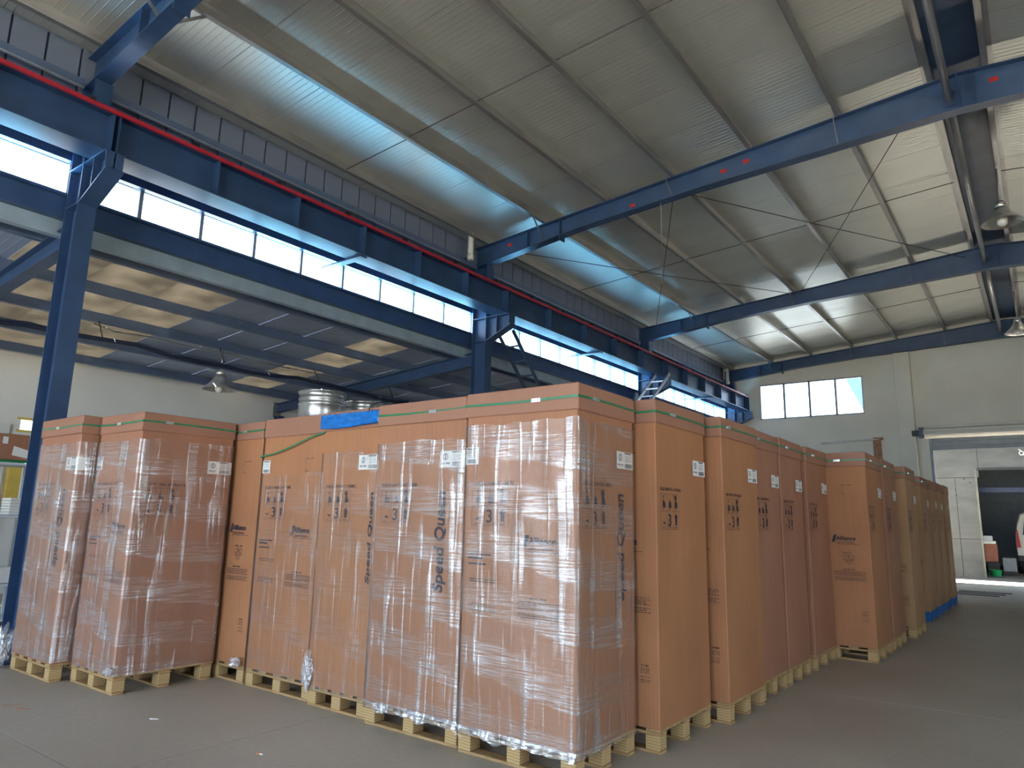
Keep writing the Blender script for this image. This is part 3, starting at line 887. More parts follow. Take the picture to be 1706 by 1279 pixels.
def symbols(u, rnd):
    """heading and grid of handling symbols, left edge at u"""
    z0, z1 = 1.405, 1.645
    a, b, c, e = u, u + 0.105, u + 0.205, u + 0.305
    s = []
    for z in (z0, 1.525, z1): s.append(('r', a, e, z - 0.0012, z + 0.0012))
    for x in (a, b, c, e): s.append(('r', x - 0.0012, x + 0.0012, z0, z1))
    return s
def symbol_glyphs(u, rnd):
    s = []
    for k in range(3):
        cu = u + 0.052 + 0.1 * k
        # upright figure: thin top, heavy slanted base
        if k == 0: s.append(('p', [(cu - 0.018, 1.632), (cu + 0.006, 1.632), (cu - 0.004, 1.617)])); s.append(('r', cu - 0.006, cu - 0.002, 1.60, 1.62))
        elif k == 1: s.append(('r', cu - 0.003, cu + 0.001, 1.595, 1.638))
        else: s.append(disc(cu - 0.004, 1.622, 0.018, 10)); s.append(('r', cu - 0.004, cu + 0.006, 1.595, 1.61))
        s.append(('p', [(cu - 0.016, 1.55), (cu + 0.026, 1.55), (cu + 0.022, 1.582), (cu + 0.004, 1.60), (cu - 0.012, 1.596)]))
        s.append(('r', cu - 0.022, cu + 0.008, 1.536, 1.541))
    cu = u + 0.052
    s.append(('p', [(cu - 0.026, 1.447), (cu + 0.016, 1.457), (cu + 0.022, 1.43), (cu + 0.008, 1.442)]))
    s.append(('r', cu - 0.022, cu + 0.004, 1.415, 1.419))
    cu = u + 0.255
    s.append(('p', [(cu - 0.024, 1.483), (cu + 0.024, 1.483), (cu, 1.514)]))
    s.append(('r', cu - 0.014, cu + 0.014, 1.432, 1.486))
    s.append(('r', u + 0.115, u + 0.19, 1.415, 1.417)); s.append(('r', u + 0.235, u + 0.272, 1.413, 1.418))
    return s

def layout(face, kind, w, d, root, seed):
    W = w if face in ('front', 'back') else d
    fn = face_fn(face, w, d)
    rnd = random.Random(seed)
    if kind in ('P', 'Q'):
        u0 = 0.065
        decal(fn, 'printed_heading', glyphbars(u0, u0 + 0.36, 1.665, 0.024, rnd), M['ink_soft'], root)
        decal(fn, 'symbol_grid', symbols(u0, rnd), M['ink_soft'], root)
        decal(fn, 'handling_symbols', symbol_glyphs(u0, rnd) + [('t', T_THREE, u0 + 0.118, 1.425, 0)], M['ink'], root)
    if kind == 'P':
        lines = [('r', u0 - 0.02, u0 + 0.17, 1.215, 1.225), ('r', u0 - 0.02, u0 + 0.10, 1.19, 1.203), ('r', u0 - 0.02, u0 + 0.13, 1.155, 1.165)]
        decal(fn, 'printed_bars', lines, M['ink'], root)
        sm = []
        for z in (1.06, 1.045, 0.90, 0.885, 0.87): sm += wordbars(u0, u0 + 0.22, z, 0.007, rnd)
        decal(fn, 'small_print', sm, M['ink_soft'], root)
    if kind in ('P', 'R'):
        lu = W * 0.585
        s = [('p', [(lu - 0.035, 1.275), (lu - 0.005, 1.275), (lu + 0.02, 1.355), (lu - 0.008, 1.355)]), ('t', T_ALL, lu + 0.015, 1.298, 0)]
        decal(fn, 'printed_logo', s, M['ink'], root)
        s = [('t', T_LS, lu + 0.015, 1.265, 0)] + wordbars(lu + 0.015, lu + 0.26, 1.25, 0.006, rnd)
        decal(fn, 'logo_subtitle', s, M['ink_soft'], root)
        # folding mark
        mu = W * 0.70
        s = [('r', mu, mu + 0.045, 1.918, 1.922), ('r', mu + 0.06, mu + 0.115, 1.918, 1.922), ('r', mu, mu + 0.003, 1.875, 1.92), ('r', mu, mu + 0.003, 1.815, 1.85), ('r', mu, mu + 0.04, 1.813, 1.817)]
        decal(fn, 'folding_mark', s, M['ink'], root)
        nu = W * (0.56 if kind == 'R' else 0.52)
        s = glyphbars(nu + 0.09, nu + 0.21, 0.965, 0.015, rnd)
        for i in range(4): s += wordbars(nu, nu + 0.33 - 0.02 * (i == 2), 0.95 - i * 0.0135, 0.0065, rnd)
        for i in range(3): s += wordbars(nu, nu + 0.33 - 0.03 * (i == 1), 0.884 - i * 0.0135, 0.0065, rnd)
        decal(fn, 'printed_notice', s, M['ink_soft'], root)
    if kind == 'R':
        cu = W * 0.735
        s = glyphbars(cu - 0.06, cu + 0.06, 1.148, 0.014, rnd) + [ring_ for q in (-0.035, 0.035) for ring_ in ring(cu + q, 1.112, 0.022, 0.004)] + [('r', cu - 0.003, cu + 0.003, 1.095, 1.14)]
        s += wordbars(cu - 0.06, cu + 0.06, 1.078, 0.007, rnd) + wordbars(cu - 0.04, cu + 0.045, 1.062, 0.007, rnd) + wordbars(cu - 0.03, cu + 0.03, 1.04, 0.006, rnd)
        decal(fn, 'recycling_print', s, M['ink_soft'], root)
        cu = W * 0.89
        s = glyphbars(cu - 0.03, cu + 0.025, 0.52, 0.014, rnd)
        for z in (0.505, 0.493, 0.481, 0.455, 0.435, 0.423): s += wordbars(cu - 0.035, cu + 0.035, z, 0.005, rnd)
        decal(fn, 'small_print', s, M['ink_soft'], root)
    if kind == 'S':     # symbols plus tall lettering
        layout(face, 'Q', w, d, root, seed)
        decal(fn, 'side_lettering', [('t', T_SQN, W * 0.93, 0.945, PI / 2) if seed == 50 else ('t', T_SQ, W * 0.80, 0.945, PI / 2)], M['ink'], root)

def ship_label(face, w, d, root, seed, wrap=0.10, turn_left=False):
    """white label at the face's right end, folded round the corner"""
    W = w if face == 'front' else d
    fn = face_fn(face, w, d)
    rnd = random.Random(seed)
    z0 = 1.80 + rnd.uniform(-0.01, 0.012); z1 = z0 + 0.115
    ub = W + 0.0006; ua = W - 0.235
    mb = MB(); o = 0.003
    mb._add([fn(ua, z0, o), fn(ub, z0, o), fn(ub, z1, o), fn(ua, z1, o)], [(0, 1, 2, 3)])
    if wrap:
        # continue onto the next face
        P = lambda z, k: Vector(fn(ub, z, o)) + k * (Vector(fn(W, 1, -0.1)) - Vector(fn(W, 1, 0))) * 10
        mb._add([fn(ub, z0, o), P(z0, wrap), P(z1, wrap), fn(ub, z1, o)], [(0, 1, 2, 3)])
    lb = mb.build('shipping_label', M['paper'], root)
    s = ring(ua + 0.05, z0 + 0.075, 0.024, 0.007) + [('r', ua + 0.045, ua + 0.055, z0 + 0.06, z0 + 0.09)]
    s += wordbars(ua + 0.015, ua + 0.09, z0 + 0.022, 0.012, rnd)
    s += [('r', ua + 0.112, ua + 0.20, z0 + 0.10, z0 + 0.113)]
    for z in (0.085, 0.073, 0.061, 0.05): s += wordbars(ua + 0.12, ua + 0.20, z0 + z, 0.004, rnd)
    u = ua + 0.115
    while u < ua + 0.21:
        wd = rnd.choice((0.002, 0.003, 0.005)); s.append(('r', u, u + wd, z0 + 0.008, z0 + 0.038)); u += wd + 0.0015
    decal(fn, 'label_print', s, M['grey_ink'], lb, 0.0036)

def film(w, d, root, material, z0=0.13, z1=2.05, seed=0, lump=0.014, off=0.006):
    """stretch film: one skin round the carton, with pleats; z from the floor"""
    per = [(-w / 2, -d / 2), (w / 2, -d / 2), (w / 2, d / 2), (-w / 2, d / 2)]
    ns, nz = 22, 56
    pts = []
    for k in range(4):
        a = Vector(per[k]); b = Vector(per[(k + 1) % 4])
        nrm = Vector(((b - a).y, -(b - a).x)).normalized()
        for i in range(ns):
            t = i / ns
            pts.append((a.lerp(b, t), nrm, min(t, 1 - t), k))
    n = len(pts)
    vs = []
    for j in range(nz + 1):
        for i, (p, nrm, e, k) in enumerate(pts):
            edge = min(1.0, e * 8)
            zt = z1 + 0.03 * noise.noise(Vector((i * 0.21, seed * 3.1, 0)))
            z = z0 + (zt - z0) * j / nz
            f = noise.noise(Vector((i * 0.9, z * 0.8, seed * 7.7))) * 0.5 + noise.noise(Vector((i * 0.25, z * 3.0, seed)))
            o = off + edge * lump * max(0, f)
            if e == 0:
                prev = pts[i - 1][1]
                q = p + (nrm + prev) * off
            else:
                q = p + nrm * o
            vs.append((q.x, q.y, z - ZB))
    fs = []
    for j in range(nz):
        for i in range(n):
            fs.append((j * n + i, j * n + (i + 1) % n, (j + 1) * n + (i + 1) % n, (j + 1) * n + i))
    mb = MB(); mb._add(vs, fs)
    return mb.build('stretch_wrap', material, root, smooth=True)

def carton(lb, x0, x1, y0, y1, cardm, rz=0, faces=(('right', 'Q'),), label_on='right', strap=True, wrap=None, seed=1, zt=ZT, group='tall cartons on pallets',
           pal=None, pal_label=None, blue=False, turned=False, lid=True, pal_over=0.0):
    w, d = x1 - x0, y1 - y0
    cx, cy = (x0 + x1) / 2, (y0 + y1) / 2
    root = thing('tall_carton', lb, 'carton', (cx, cy, ZB), rz, group)
    rnd = random.Random(seed)
    # body: gridded box, faces bulging inwards very slightly
    bm = bmesh.new()
    nx, nz = 5, 12
    mb = MB()
    H = LZ + 0.03 - ZB
    per = [(-w / 2, -d / 2), (w / 2, -d / 2), (w / 2, d / 2), (-w / 2, d / 2)]
    c = 0.006
    pts = []
    for k in range(4):
        a = Vector(per[k]); b = Vector(per[(k + 1) % 4]); dr = (b - a).normalized(); nr = Vector((dr.y, -dr.x))
        for i in range(nx + 1):
            t = i / nx
            q = a + dr * (c + ((b - a).length - 2 * c) * t)
            pts.append((q, nr, min(t, 1 - t)))
    n = len(pts); vs = []
    for j in range(nz + 1):
        z = H * j / nz
        for i, (q, nr, e) in enumerate(pts):
            dd = (0.004 + 0.004 * noise.noise(Vector((i * 0.7, z * 1.7, seed)))) * min(1, e * 4) * min(1, 5 * min(j, nz - j) / nz)
            r = q - nr * max(0, dd)
            vs.append((r.x, r.y, z))
    fs = [(j * n + i, j * n + (i + 1) % n, (j + 1) * n + (i + 1) % n, (j + 1) * n + i) for j in range(nz) for i in range(n)]
    fs.append(tuple(range(n - 1, -1, -1))); fs.append(tuple(nz * n + i for i in range(n)))
    mb._add(vs, fs)
    mb.build('carton_body', cardm, root)
    # lid: telescoping cap, slightly larger and a little skewed
    g = 0.0125
    j = lambda a=0.006: rnd.uniform(-a, a)
    zl = LZ - ZB; zu = zt - ZB
    lo = [(-w / 2 - g + j(), -d / 2 - g + j(), zl + j()), (w / 2 + g + j(), -d / 2 - g + j(), zl + j()), (-w / 2 - g, d / 2 + g, zl + j()), (w / 2 + g + j(), d / 2 + g, zl + j())]
    hi = [(-w / 2 - g * .6 + j(), -d / 2 - g * .6 + j(), zu + j()), (w / 2 + g * .6 + j(), -d / 2 - g * .6 + j(), zu + j()), (-w / 2 - g * .6, d / 2 + g * .6, zu + j()), (w / 2 + g * .6, d / 2 + g * .6, zu + j())]
    MB().hexa(lo + hi).build('lid', M['lid'], root, bevel=0.007)
    if strap:
        zs = 2.205 - ZB
        o = g + 0.0025
        st = MB()
        P = [(-w / 2 - o, -d / 2 - o), (w / 2 + o, -d / 2 - o), (w / 2 + o, d / 2 + o), (-w / 2 - o, d / 2 + o)]
        for k in range(4):
            a, b = P[k], P[(k + 1) % 4]
            seg = 6; pz = None
            for i in range(seg):
                ta, tb = i / seg, (i + 1) / seg
                za = zs + 0.006 * math.sin(ta * PI) * (1 if k % 2 else -1); zb2 = zs + 0.006 * math.sin(tb * PI) * (1 if k % 2 else -1)
                A = Vector((a[0] + (b[0] - a[0]) * ta, a[1] + (b[1] - a[1]) * ta, za)); B = Vector((a[0] + (b[0] - a[0]) * tb, a[1] + (b[1] - a[1]) * tb, zb2))
                st._add([A + Vector((0, 0, -0.008)), B + Vector((0, 0, -0.008)), B + Vector((0, 0, 0.008)), A + Vector((0, 0, 0.008))], [(0, 1, 2, 3)])
        s_ = st.build('strap', M['strap'], root)
        u = rnd.uniform(-0.1, 0.2) * w
        MB().box(u - 0.035, u + 0.035, -d / 2 - o - 0.006, -d / 2 - o + 0.001, zs - 0.018, zs + 0.006).build('strap_clip', M['clip'], s_)
        v = rnd.uniform(-0.35, -0.1) * d
        MB().box(w / 2 + o - 0.001, w / 2 + o + 0.006, v - 0.035, v + 0.035, zs - 0.006, zs + 0.018).build('strap_clip', M['clip'], s_)
    for i, (f, kd) in enumerate(faces):
        layout(f, kd, w, d, root, seed * 10 + i)
    if label_on: ship_label(label_on, w, d, root, seed)
    if wrap:
        film(w, d, root, *wrap)
    if pal_label:
        pallet(pal_label, cx, cy, w + pal_over, d + pal_over, rz, blue, 'blue plastic pallets at the far end' if blue else 'wooden pallets under the cartons', turned)
    return root

CA, CB, CC, CF = M['card_a'], M['card_b'], M['card_c'], M['card_far']
# front row, seen from its corner to the left
c1 = carton('shrink-wrapped carton at the near corner of the block, film covering most of both visible sides', -3.115, -2.235, 3.655, 4.385, CA,
            faces=(('front', 'P'), ('right', 'S')), label_on='right', wrap=(M['film'], 0.12, 2.07, 1), seed=3, pal_label='wooden pallet under the near corner carton, film trailing on it')
c2 = carton('shrink-wrapped carton with tall dark side lettering, next left of the near corner carton', -4.025, -3.150, 3.69, 4.45, CA,
            faces=(('front', 'S'),), label_on='front', wrap=(M['film'], 0.11, 2.0, 2), seed=4, pal_label='wooden pallet under the lettered wrapped carton')
c3 = carton('wrapped carton with blue plastic draped along its lid', -4.740, -4.062, 3.74, 4.5, CB,
            faces=(('front', 'S'),), label_on='front', strap=False, wrap=(M['film_thin'], 0.12, 1.95, 3), seed=5, pal_label='wooden pallet under the carton with the blue plastic')
c4 = carton('wrapped carton without lid strap, a loose green strap slanting over its face', -5.64, -4.765, 3.785, 4.55, CB,
            faces=(('front', 'P'),), label_on=None, strap=False, wrap=(M['film_thin'], 0.13, 1.80, 4), seed=6, pal_label='wooden pallet under the carton with the loose green strap')
c5 = carton('unwrapped carton half hidden behind the free-standing wrapped carton at left', -6.56, -5.68, 3.79, 4.55, CB,
            faces=(('front', 'R'),), label_on=None, seed=7, pal_label='wooden pallet with lump of film on its corner, under the half hidden carton')
c6 = carton('wrapped carton standing forward of the row at left, bright film on its narrow side', -6.845, -6.08, 2.885, 3.74, CC,
            faces=(('front', 'P'), ('right', 'Q')), label_on='right', wrap=(M['film'], 0.14, 2.06, 6), seed=8, pal_label='wooden pallet under the forward wrapped carton, beside the leftmost one')
c7 = carton('leftmost wrapped carton, close against the blue column', -7.76, -6.90, 2.74, 3.55, CC,
            faces=(('front', 'S'),), label_on='front', wrap=(M['film'], 0.16, 2.05, 7), seed=9, pal_label='wooden pallet under the leftmost wrapped carton')
# right-hand row going away
row = [
 ('unwrapped carton just behind the near corner carton, first plain one of the right-hand row', -2.96, -2.09, 4.44, 5.31, CB, 11, 0, False),
 ('unwrapped carton, second plain one of the right-hand row', -2.86, -1.985, 5.41, 6.245, CB, 12, 0, False),
 ('unwrapped carton, third plain one of the right-hand row, flush with the next', -2.90, -2.02, 6.28, 7.01, CC, 13, 0, False),
 ('unwrapped carton, fourth plain one of the right-hand row', -2.89, -2.01, 7.045, 7.79, CC, 14, 0, False),
 ('unwrapped carton in the inner corner before the row steps out', -2.88, -1.995, 7.93, 8.79, CC, 15, 0, False),
 ('orange-brown carton stepping out from the row, full printed narrow side facing the viewer', -2.46, -1.58, 8.83, 9.73, CB, 16, 0, False),
 ('tan carton right behind the one that steps out', -2.45, -1.57, 9.86, 10.74, CC, 17, 0, False),
 ('tan carton, second behind the one that steps out, last on a wooden pallet', -2.38, -1.50, 11.14, 12.04, CF, 18, 0, False),
 ('far carton on blue pallet, first of four at the end of the row', -2.46, -1.58, 13.32, 14.22, CF, 19, 0.0, True),
 ('far carton on blue pallet, second of four at the end of the row', -2.45, -1.57, 14.42, 15.28, CF, 20, 0.0, True),
 ('far carton on blue pallet, third of four at the end of the row', -2.44, -1.56, 15.32, 16.10, CF, 21, 0.0, True),
 ('farthest carton of the row, nearest the roller door', -2.42, -1.54, 16.30, 17.12, CF, 22, 0.0, True),
]
PN = {11: 'first plain carton behind the near corner carton', 12: 'second plain carton of the right-hand row', 13: 'third plain carton of the right-hand row',
      14: 'fourth plain carton of the right-hand row', 15: 'carton in the inner corner of the row', 16: 'orange-brown carton that steps out of the row',
      17: 'tan carton right behind the stepped-out one', 18: 'last carton standing on wood', 19: 'first of the four far cartons', 20: 'second of the four far cartons',
      21: 'third of the four far cartons', 22: 'farthest carton'}
for lb, x0, x1, y0, y1, cm_, sd, rz, bl in row:
    carton(lb, x0, x1, y0, y1, cm_, rz, faces=(('front', 'R'), ('right', 'Q')), label_on='right', seed=sd, strap=not bl or sd == 19,
           pal_label=('blue plastic pallet under the ' if bl else 'wooden pallet under the ') + PN[sd], blue=bl, turned=False)

# label fold on the printed faces that start with one (left ends)
for root, w, d in ((c1, 0.88, 0.73), (c4, 0.875, 0.765), (c6, 0.765, 0.855)):
    fn = face_fn('front', w, d)
    lbm = decal(fn, 'shipping_label', [('r', -0.0005, 0.11, 1.805, 1.92)], M['paper'], root, 0.003)
    rnd = random.Random(5)
    s = [('r', 0.01, 0.095, 1.903, 1.915)]
    for z in (1.89, 1.878, 1.866, 1.855): s += wordbars(0.015, 0.09, z, 0.004, rnd)
    u = 0.012
    while u < 0.09:
        wd = rnd.choice((0.002, 0.003, 0.005)); s.append(('r', u, u + wd, 1.812, 1.84)); u += wd + 0.0015
    decal(fn, 'label_print', s, M['grey_ink'], lbm, 0.0036)

# loose green strap over the fourth carton
sp = MB()
pp = [Vector((-4.78, 3.762, 2.13)), Vector((-4.95, 3.758, 2.10)), Vector((-5.2, 3.757, 2.03)), Vector((-5.45, 3.757, 1.975)), Vector((-5.655, 3.758, 1.955)), Vector((-5.665, 3.84, 1.95))]
for a, b in zip(pp[:-1], pp[1:]):
    sp._add([a - Vector((0, 0, .007)), b - Vector((0, 0, .007)), b + Vector((0, 0, .007)), a + Vector((0, 0, .007))], [(0, 1, 2, 3)])
for v in range(len(sp.v)):
    x, y, z = sp.v[v]; sp.v[v] = (x - c4.location.x, y - c4.location.y, z - c4.location.z)
sp.build('loose_strap', M['strap'], c4)

# blue plastic film draped over the lid front of the third carton
mb = MB(); nx, nz = 40, 8
vs = []
for j in range(nz + 1):
    for i in range(nx + 1):
        u = i / nx; v = j / nz
        x = -4.755 + 0.70 * u
        crease = 0.010 * noise.noise(Vector((i * 0.45, j * 1.1, 2))) + 0.006 * noise.noise(Vector((i * 1.3, j * 0.5, 9)))
        if v < 0.75:
            y = 3.711 - 0.010 - max(0, crease) ; z = 2.150 + 0.115 * v / 0.75 - 0.008 * math.sin(u * 5)
        else:
            y = 3.711 - 0.010 + (v - 0.75) * 0.03; z = 2.262 + 0.008 * noise.noise(Vector((i * 0.5, j, 4)))
        vs.append((x, y, z))
fs = [(j * (nx + 1) + i, j * (nx + 1) + i + 1, (j + 1) * (nx + 1) + i + 1, (j + 1) * (nx + 1) + i) for j in range(nz) for i in range(nx)]
mb._add(vs, fs)
bf = mb.build('blue_plastic_sheet', M['blue_film'], smooth=True)
tag(bf, 'creased blue plastic sheet draped along a carton lid edge', 'plastic sheet')
sm = bf.modifiers.new('thickness', 'SOLIDIFY'); sm.thickness = 0.003
t = tag(MB().tube([(-4.18, 3.70, 2.25), (-4.17, 3.71, 2.30), (-4.12, 3.74, 2.325), (-4.07, 3.80, 2.33)], 0.005, 6).build('black_cord', M['black']), 'short black cord sticking up above the blue plastic', 'cord')

# bunched film at the pallet corners
def lump(lb, x, y, z, sx, sy, sz, seed, name='film_scrap', parent=None):
    me = bpy.data.meshes.new(name)
    bm = bmesh.new()
    bmesh.ops.create_icosphere(bm, subdivisions=4, radius=1)
    for v in bm.verts:
        p = v.co.copy()
        f = 1 + 0.55 * noise.noise(p * 1.8 + Vector((seed, 0, 0))) + 0.22 * noise.noise(Vector((p.x * 9, p.y * 9, p.z * 3)) + Vector((seed, 3, 0)))
        v.co = Vector((p.x * sx, p.y * sy, p.z * sz)) * f
    bm.to_mesh(me); bm.free()
    me.materials.append(M['film_lump'])
    o = inst(name, me, parent, (x, y, z))
    if lb: tag(o, lb, 'plastic film', 'bunched clear film by the pallets')
    return o
lump('bunched clear film heaped against the foot of the blue column', -7.86, 2.70, 0.19, 0.07, 0.06, 0.17, 1)
lump('twist of clear film on the near corner of the forward wrapped carton pallet', -6.085, 2.845, 0.185, 0.055, 0.028, 0.028, 2)
lump('lump of clear film on the pallet corner of the half hidden carton', -5.73, 3.73, 0.185, 0.07, 0.035, 0.035, 3)
lump('clear film bunched low on the carton with the blue plastic', -4.735, 3.725, 0.25, 0.05, 0.018, 0.13, 4)
# film skirts trailing over the pallets of the two near cartons
def skirt(root, w, d, seed):
    mb = MB(); nx, nz = 60, 6; vs = []
    for j in range(nz + 1):
        for i in range(nx + 1):
            u = i / nx; v = j / nz
            x = -w / 2 - 0.01 + (w + 0.02) * u
            dz = 0.09 * v * (0.55 + 0.5 * noise.noise(Vector((u * 7, seed, 0))))
            vs.append((x, -d / 2 - 0.012 - 0.02 * v * (1 + noise.noise(Vector((u * 20, v * 3, seed)))), 0.02 - dz))
    fs = [(j * (nx + 1) + i, j * (nx + 1) + i + 1, (j + 1) * (nx + 1) + i + 1, (j + 1) * (nx + 1) + i) for j in range(nz) for i in range(nx)]
    mb._add(vs, fs); mb.build('film_skirt', M['film_lump'], root, smooth=True)
skirt(c1, 0.88, 0.73, 1); skirt(c2, 0.875, 0.76, 2)

# ---------------------------------------------------------------- shelf unit behind the column
t = thing('shelf_unit', 'white enamelled shelf unit behind the nearest column', 'shelf', (-10.75, 3.1, 0))
for x in (-0.25, 0.25):
    for y in (-0.75, 0.62):
        MB().box(x - 0.02, x + 0.02, y - 0.02, y + 0.02, 0, 2.06).build('post', M['shelf'], t)
for z in (0.10, 0.52, 1.36, 2.02):
    MB().box(-0.27, 0.27, -0.77, 0.64, z - 0.035, z + 0.0).build('shelf_board', M['shelf'], t, bevel=0.004)
ps = []
o = thing('brown_parcel', 'scuffed brown parcel with white stickers on top of the shelf unit', 'parcel', (-10.72, 3.40, 2.055))
MB().box(-0.17, 0.17, -0.30, 0.28, 0, 0.33).build('box', M['card_c'], o, bevel=0.008)
decal(lambda u, z, oo: (0.17 + oo, u, z), 'sticker', [('r', -0.12, -0.06, 0.2, 0.29), ('p', [(0.0, 0.06), (0.18, 0.03), (0.19, 0.13), (0.01, 0.18)])], M['paper'], o)
o = tag(MB().box(-10.94, -10.56, 3.12, 3.68, 2.021, 2.052).build('green_sheet', M['green'], bevel=0.008), 'folded green plastic sheet under the brown parcel', 'sheet')
for k in range(6):
    o = MB().box(-10.86, -10.56, 3.47, 3.66, 1.365 + k * 0.036, 1.365 + k * 0.036 + 0.031).build('white_tray', M['paper'], bevel=0.004)
    o.rotation_euler = (0, 0, 0)
    tag(o, 'flat white tray on the middle shelf, %s of its stack' % ['bottom one', 'second from bottom', 'third from bottom', 'third from top', 'second from top', 'topmost'][k], 'tray', 'white trays on the middle shelf')
for k, (y, mt, lb) in enumerate(((3.28, 'teal', 'teal carton on the low shelf, beside the column'), (3.50, 'paper', 'white canister on the low shelf next to the teal carton'))):
    o = MB().box(-10.80, -10.52, y - 0.1, y + 0.09, 0.525, 0.72).build('small_carton', M[mt], bevel=0.006)
    tag(o, lb, 'box')
o = MB().box(-10.96, -10.56, 2.6, 3.14, 0.525, 1.2).build('dark_crate', M['cabledark'], bevel=0.01)
tag(o, 'dark crate on the low shelf at the left edge', 'crate')
o = MB().box(-10.98, -10.60, 2.6, 3.1, 1.365, 1.40).build('flat_board', M['black'], bevel=0.004)
tag(o, 'thin dark board on the middle shelf', 'board')

# ---------------------------------------------------------------- end wall fittings
t = thing('roller_shutter', 'cream roller shutter box with raised grey slats over the doorway', 'shutter', (0, Y1, 0))
hs = MB().lathe([(0.17, 0), (0.17, 5.1)], 20)
hv = [(-2.55 + z, -0.2 + x, 4.15 + y) for x, y, z in hs.v]
h2 = MB(); h2._add(hv, hs.f); h2.build('slat_roll', M['shutter'], t, smooth=True)
for k in range(3):
    MB().box(-2.52, 2.6, -0.40 + 0.006 * k, -0.365, 4.06 + k * 0.10, 4.13 + k * 0.10).build('slat', M['shutter'], t, bevel=0.006)
MB().box(-2.84, -2.66, -0.34, -0.12, 4.06, 4.22).build('shutter_motor', M['black'], t, bevel=0.01)
MB().box(-2.66, -2.53, -0.36, -0.02, 4.0, 4.30).build('side_bracket', M['steel_dark'], t)
MB().box(-2.66, -2.45, -0.13, -0.002, 0, 4.0).build('guide_rail', M['wall'], t)
MB().box(-2.45, -2.38, -0.10, 0.1, 0, 4.0).build('guide_rail', M['shutter_grey'], t)
for k in range(3):
    MB().box(-2.4, 2.6, 0.01, 0.05, 3.66 + 0.125 * k, 3.78 + 0.125 * k).build('lowered_slat', M['shutter_grey'], t, bevel=0.005)
t = thing('wall_conduit', 'pale horizontal pipe fixed to the end wall left of the roller door', 'pipe', (0, Y1 - 0.05, 4.02))
MB().tube([(-5.4, 0, -0.03), (-3.75, 0, 0.03)], 0.035, 10).build('pipe', M['white_pvc'], t, smooth=True)
t = thing('rusty_bracket', 'rust-brown strip hanging at the end of the pale wall pipe', 'bracket', (-3.80, Y1 - 0.02, 0))
MB().box(-0.12, 0.10, -0.02, 0.018, 3.2, 4.06).build('strip', M['rust'], t)
MB().box(-0.10, 0.16, -0.06, 0.018, 4.02, 4.10).build('cap', M['rust'], t)

# ---------------------------------------------------------------- alley and building beyond
MB().box(-30, 30, 23.62, 60, -0.1, 0.0).build('ground_outside', M['alley'], kind='structure')
MB().box(-40, 40, -40, Y0 - 0.2, -0.1, 0.0).build('ground_outside', M['ground'], kind='structure')
MB().box(-50, XL - 0.2, Y0 - 0.2, 60, -0.1, 0.0).build('ground_outside', M['ground'], kind='structure')
MB().box(XR + 0.2, 40, Y0 - 0.2, 60, -0.1, 0.0).build('ground_outside', M['ground'], kind='structure')
t = thing('workshop_building', 'grey sheet-clad workshop seen through the roller doorway, dark inside', 'building', (0, 26.4, 0))
OX0, OZ = -1.56, 3.32
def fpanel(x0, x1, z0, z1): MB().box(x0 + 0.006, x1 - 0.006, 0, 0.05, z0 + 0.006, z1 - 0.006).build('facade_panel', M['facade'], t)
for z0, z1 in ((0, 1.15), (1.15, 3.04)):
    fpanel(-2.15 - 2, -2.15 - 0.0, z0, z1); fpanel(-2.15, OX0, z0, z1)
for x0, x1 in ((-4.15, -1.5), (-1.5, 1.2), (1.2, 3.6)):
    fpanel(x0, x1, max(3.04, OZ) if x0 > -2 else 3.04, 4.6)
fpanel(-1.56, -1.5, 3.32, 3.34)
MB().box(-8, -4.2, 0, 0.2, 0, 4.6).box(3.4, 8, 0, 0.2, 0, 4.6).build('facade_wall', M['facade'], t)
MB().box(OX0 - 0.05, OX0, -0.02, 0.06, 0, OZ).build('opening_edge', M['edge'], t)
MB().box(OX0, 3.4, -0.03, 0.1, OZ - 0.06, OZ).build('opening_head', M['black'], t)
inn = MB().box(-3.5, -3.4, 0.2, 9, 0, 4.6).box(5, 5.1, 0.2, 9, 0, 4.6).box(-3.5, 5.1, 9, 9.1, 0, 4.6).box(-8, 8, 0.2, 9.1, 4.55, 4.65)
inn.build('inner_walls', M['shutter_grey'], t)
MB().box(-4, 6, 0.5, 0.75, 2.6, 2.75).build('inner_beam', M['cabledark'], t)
# unreadable white lettering cut by the picture edge: pale ring and stroke
fn = lambda u, z, o: (u, -0.006 - o, z)
decal(fn, 'white_sign', ring(-0.36, 3.76, 0.065, 0.022) + [('r', -0.40, 0.3, 3.69, 3.71), ('p', [(-0.44, 3.88), (-0.41, 3.885), (-0.34, 3.83), (-0.37, 3.82)]), ('p', [(-0.28, 3.71), (-0.25, 3.71), (-0.21, 3.80), (-0.235, 3.80)])], M['paper'], t, 0.004)
for x, z in ((-2.15, 2.5), (-1.9, 3.0), (-1.75, 2.88)):
    MB().box(x - 0.025, x + 0.025, -0.012, 0, z - 0.02, z + 0.02).build('bolt', M['black'], t)
MB().box(-8, 8, -0.9, 0.2, 4.62, 4.72).build('eaves', M['facade'], t)
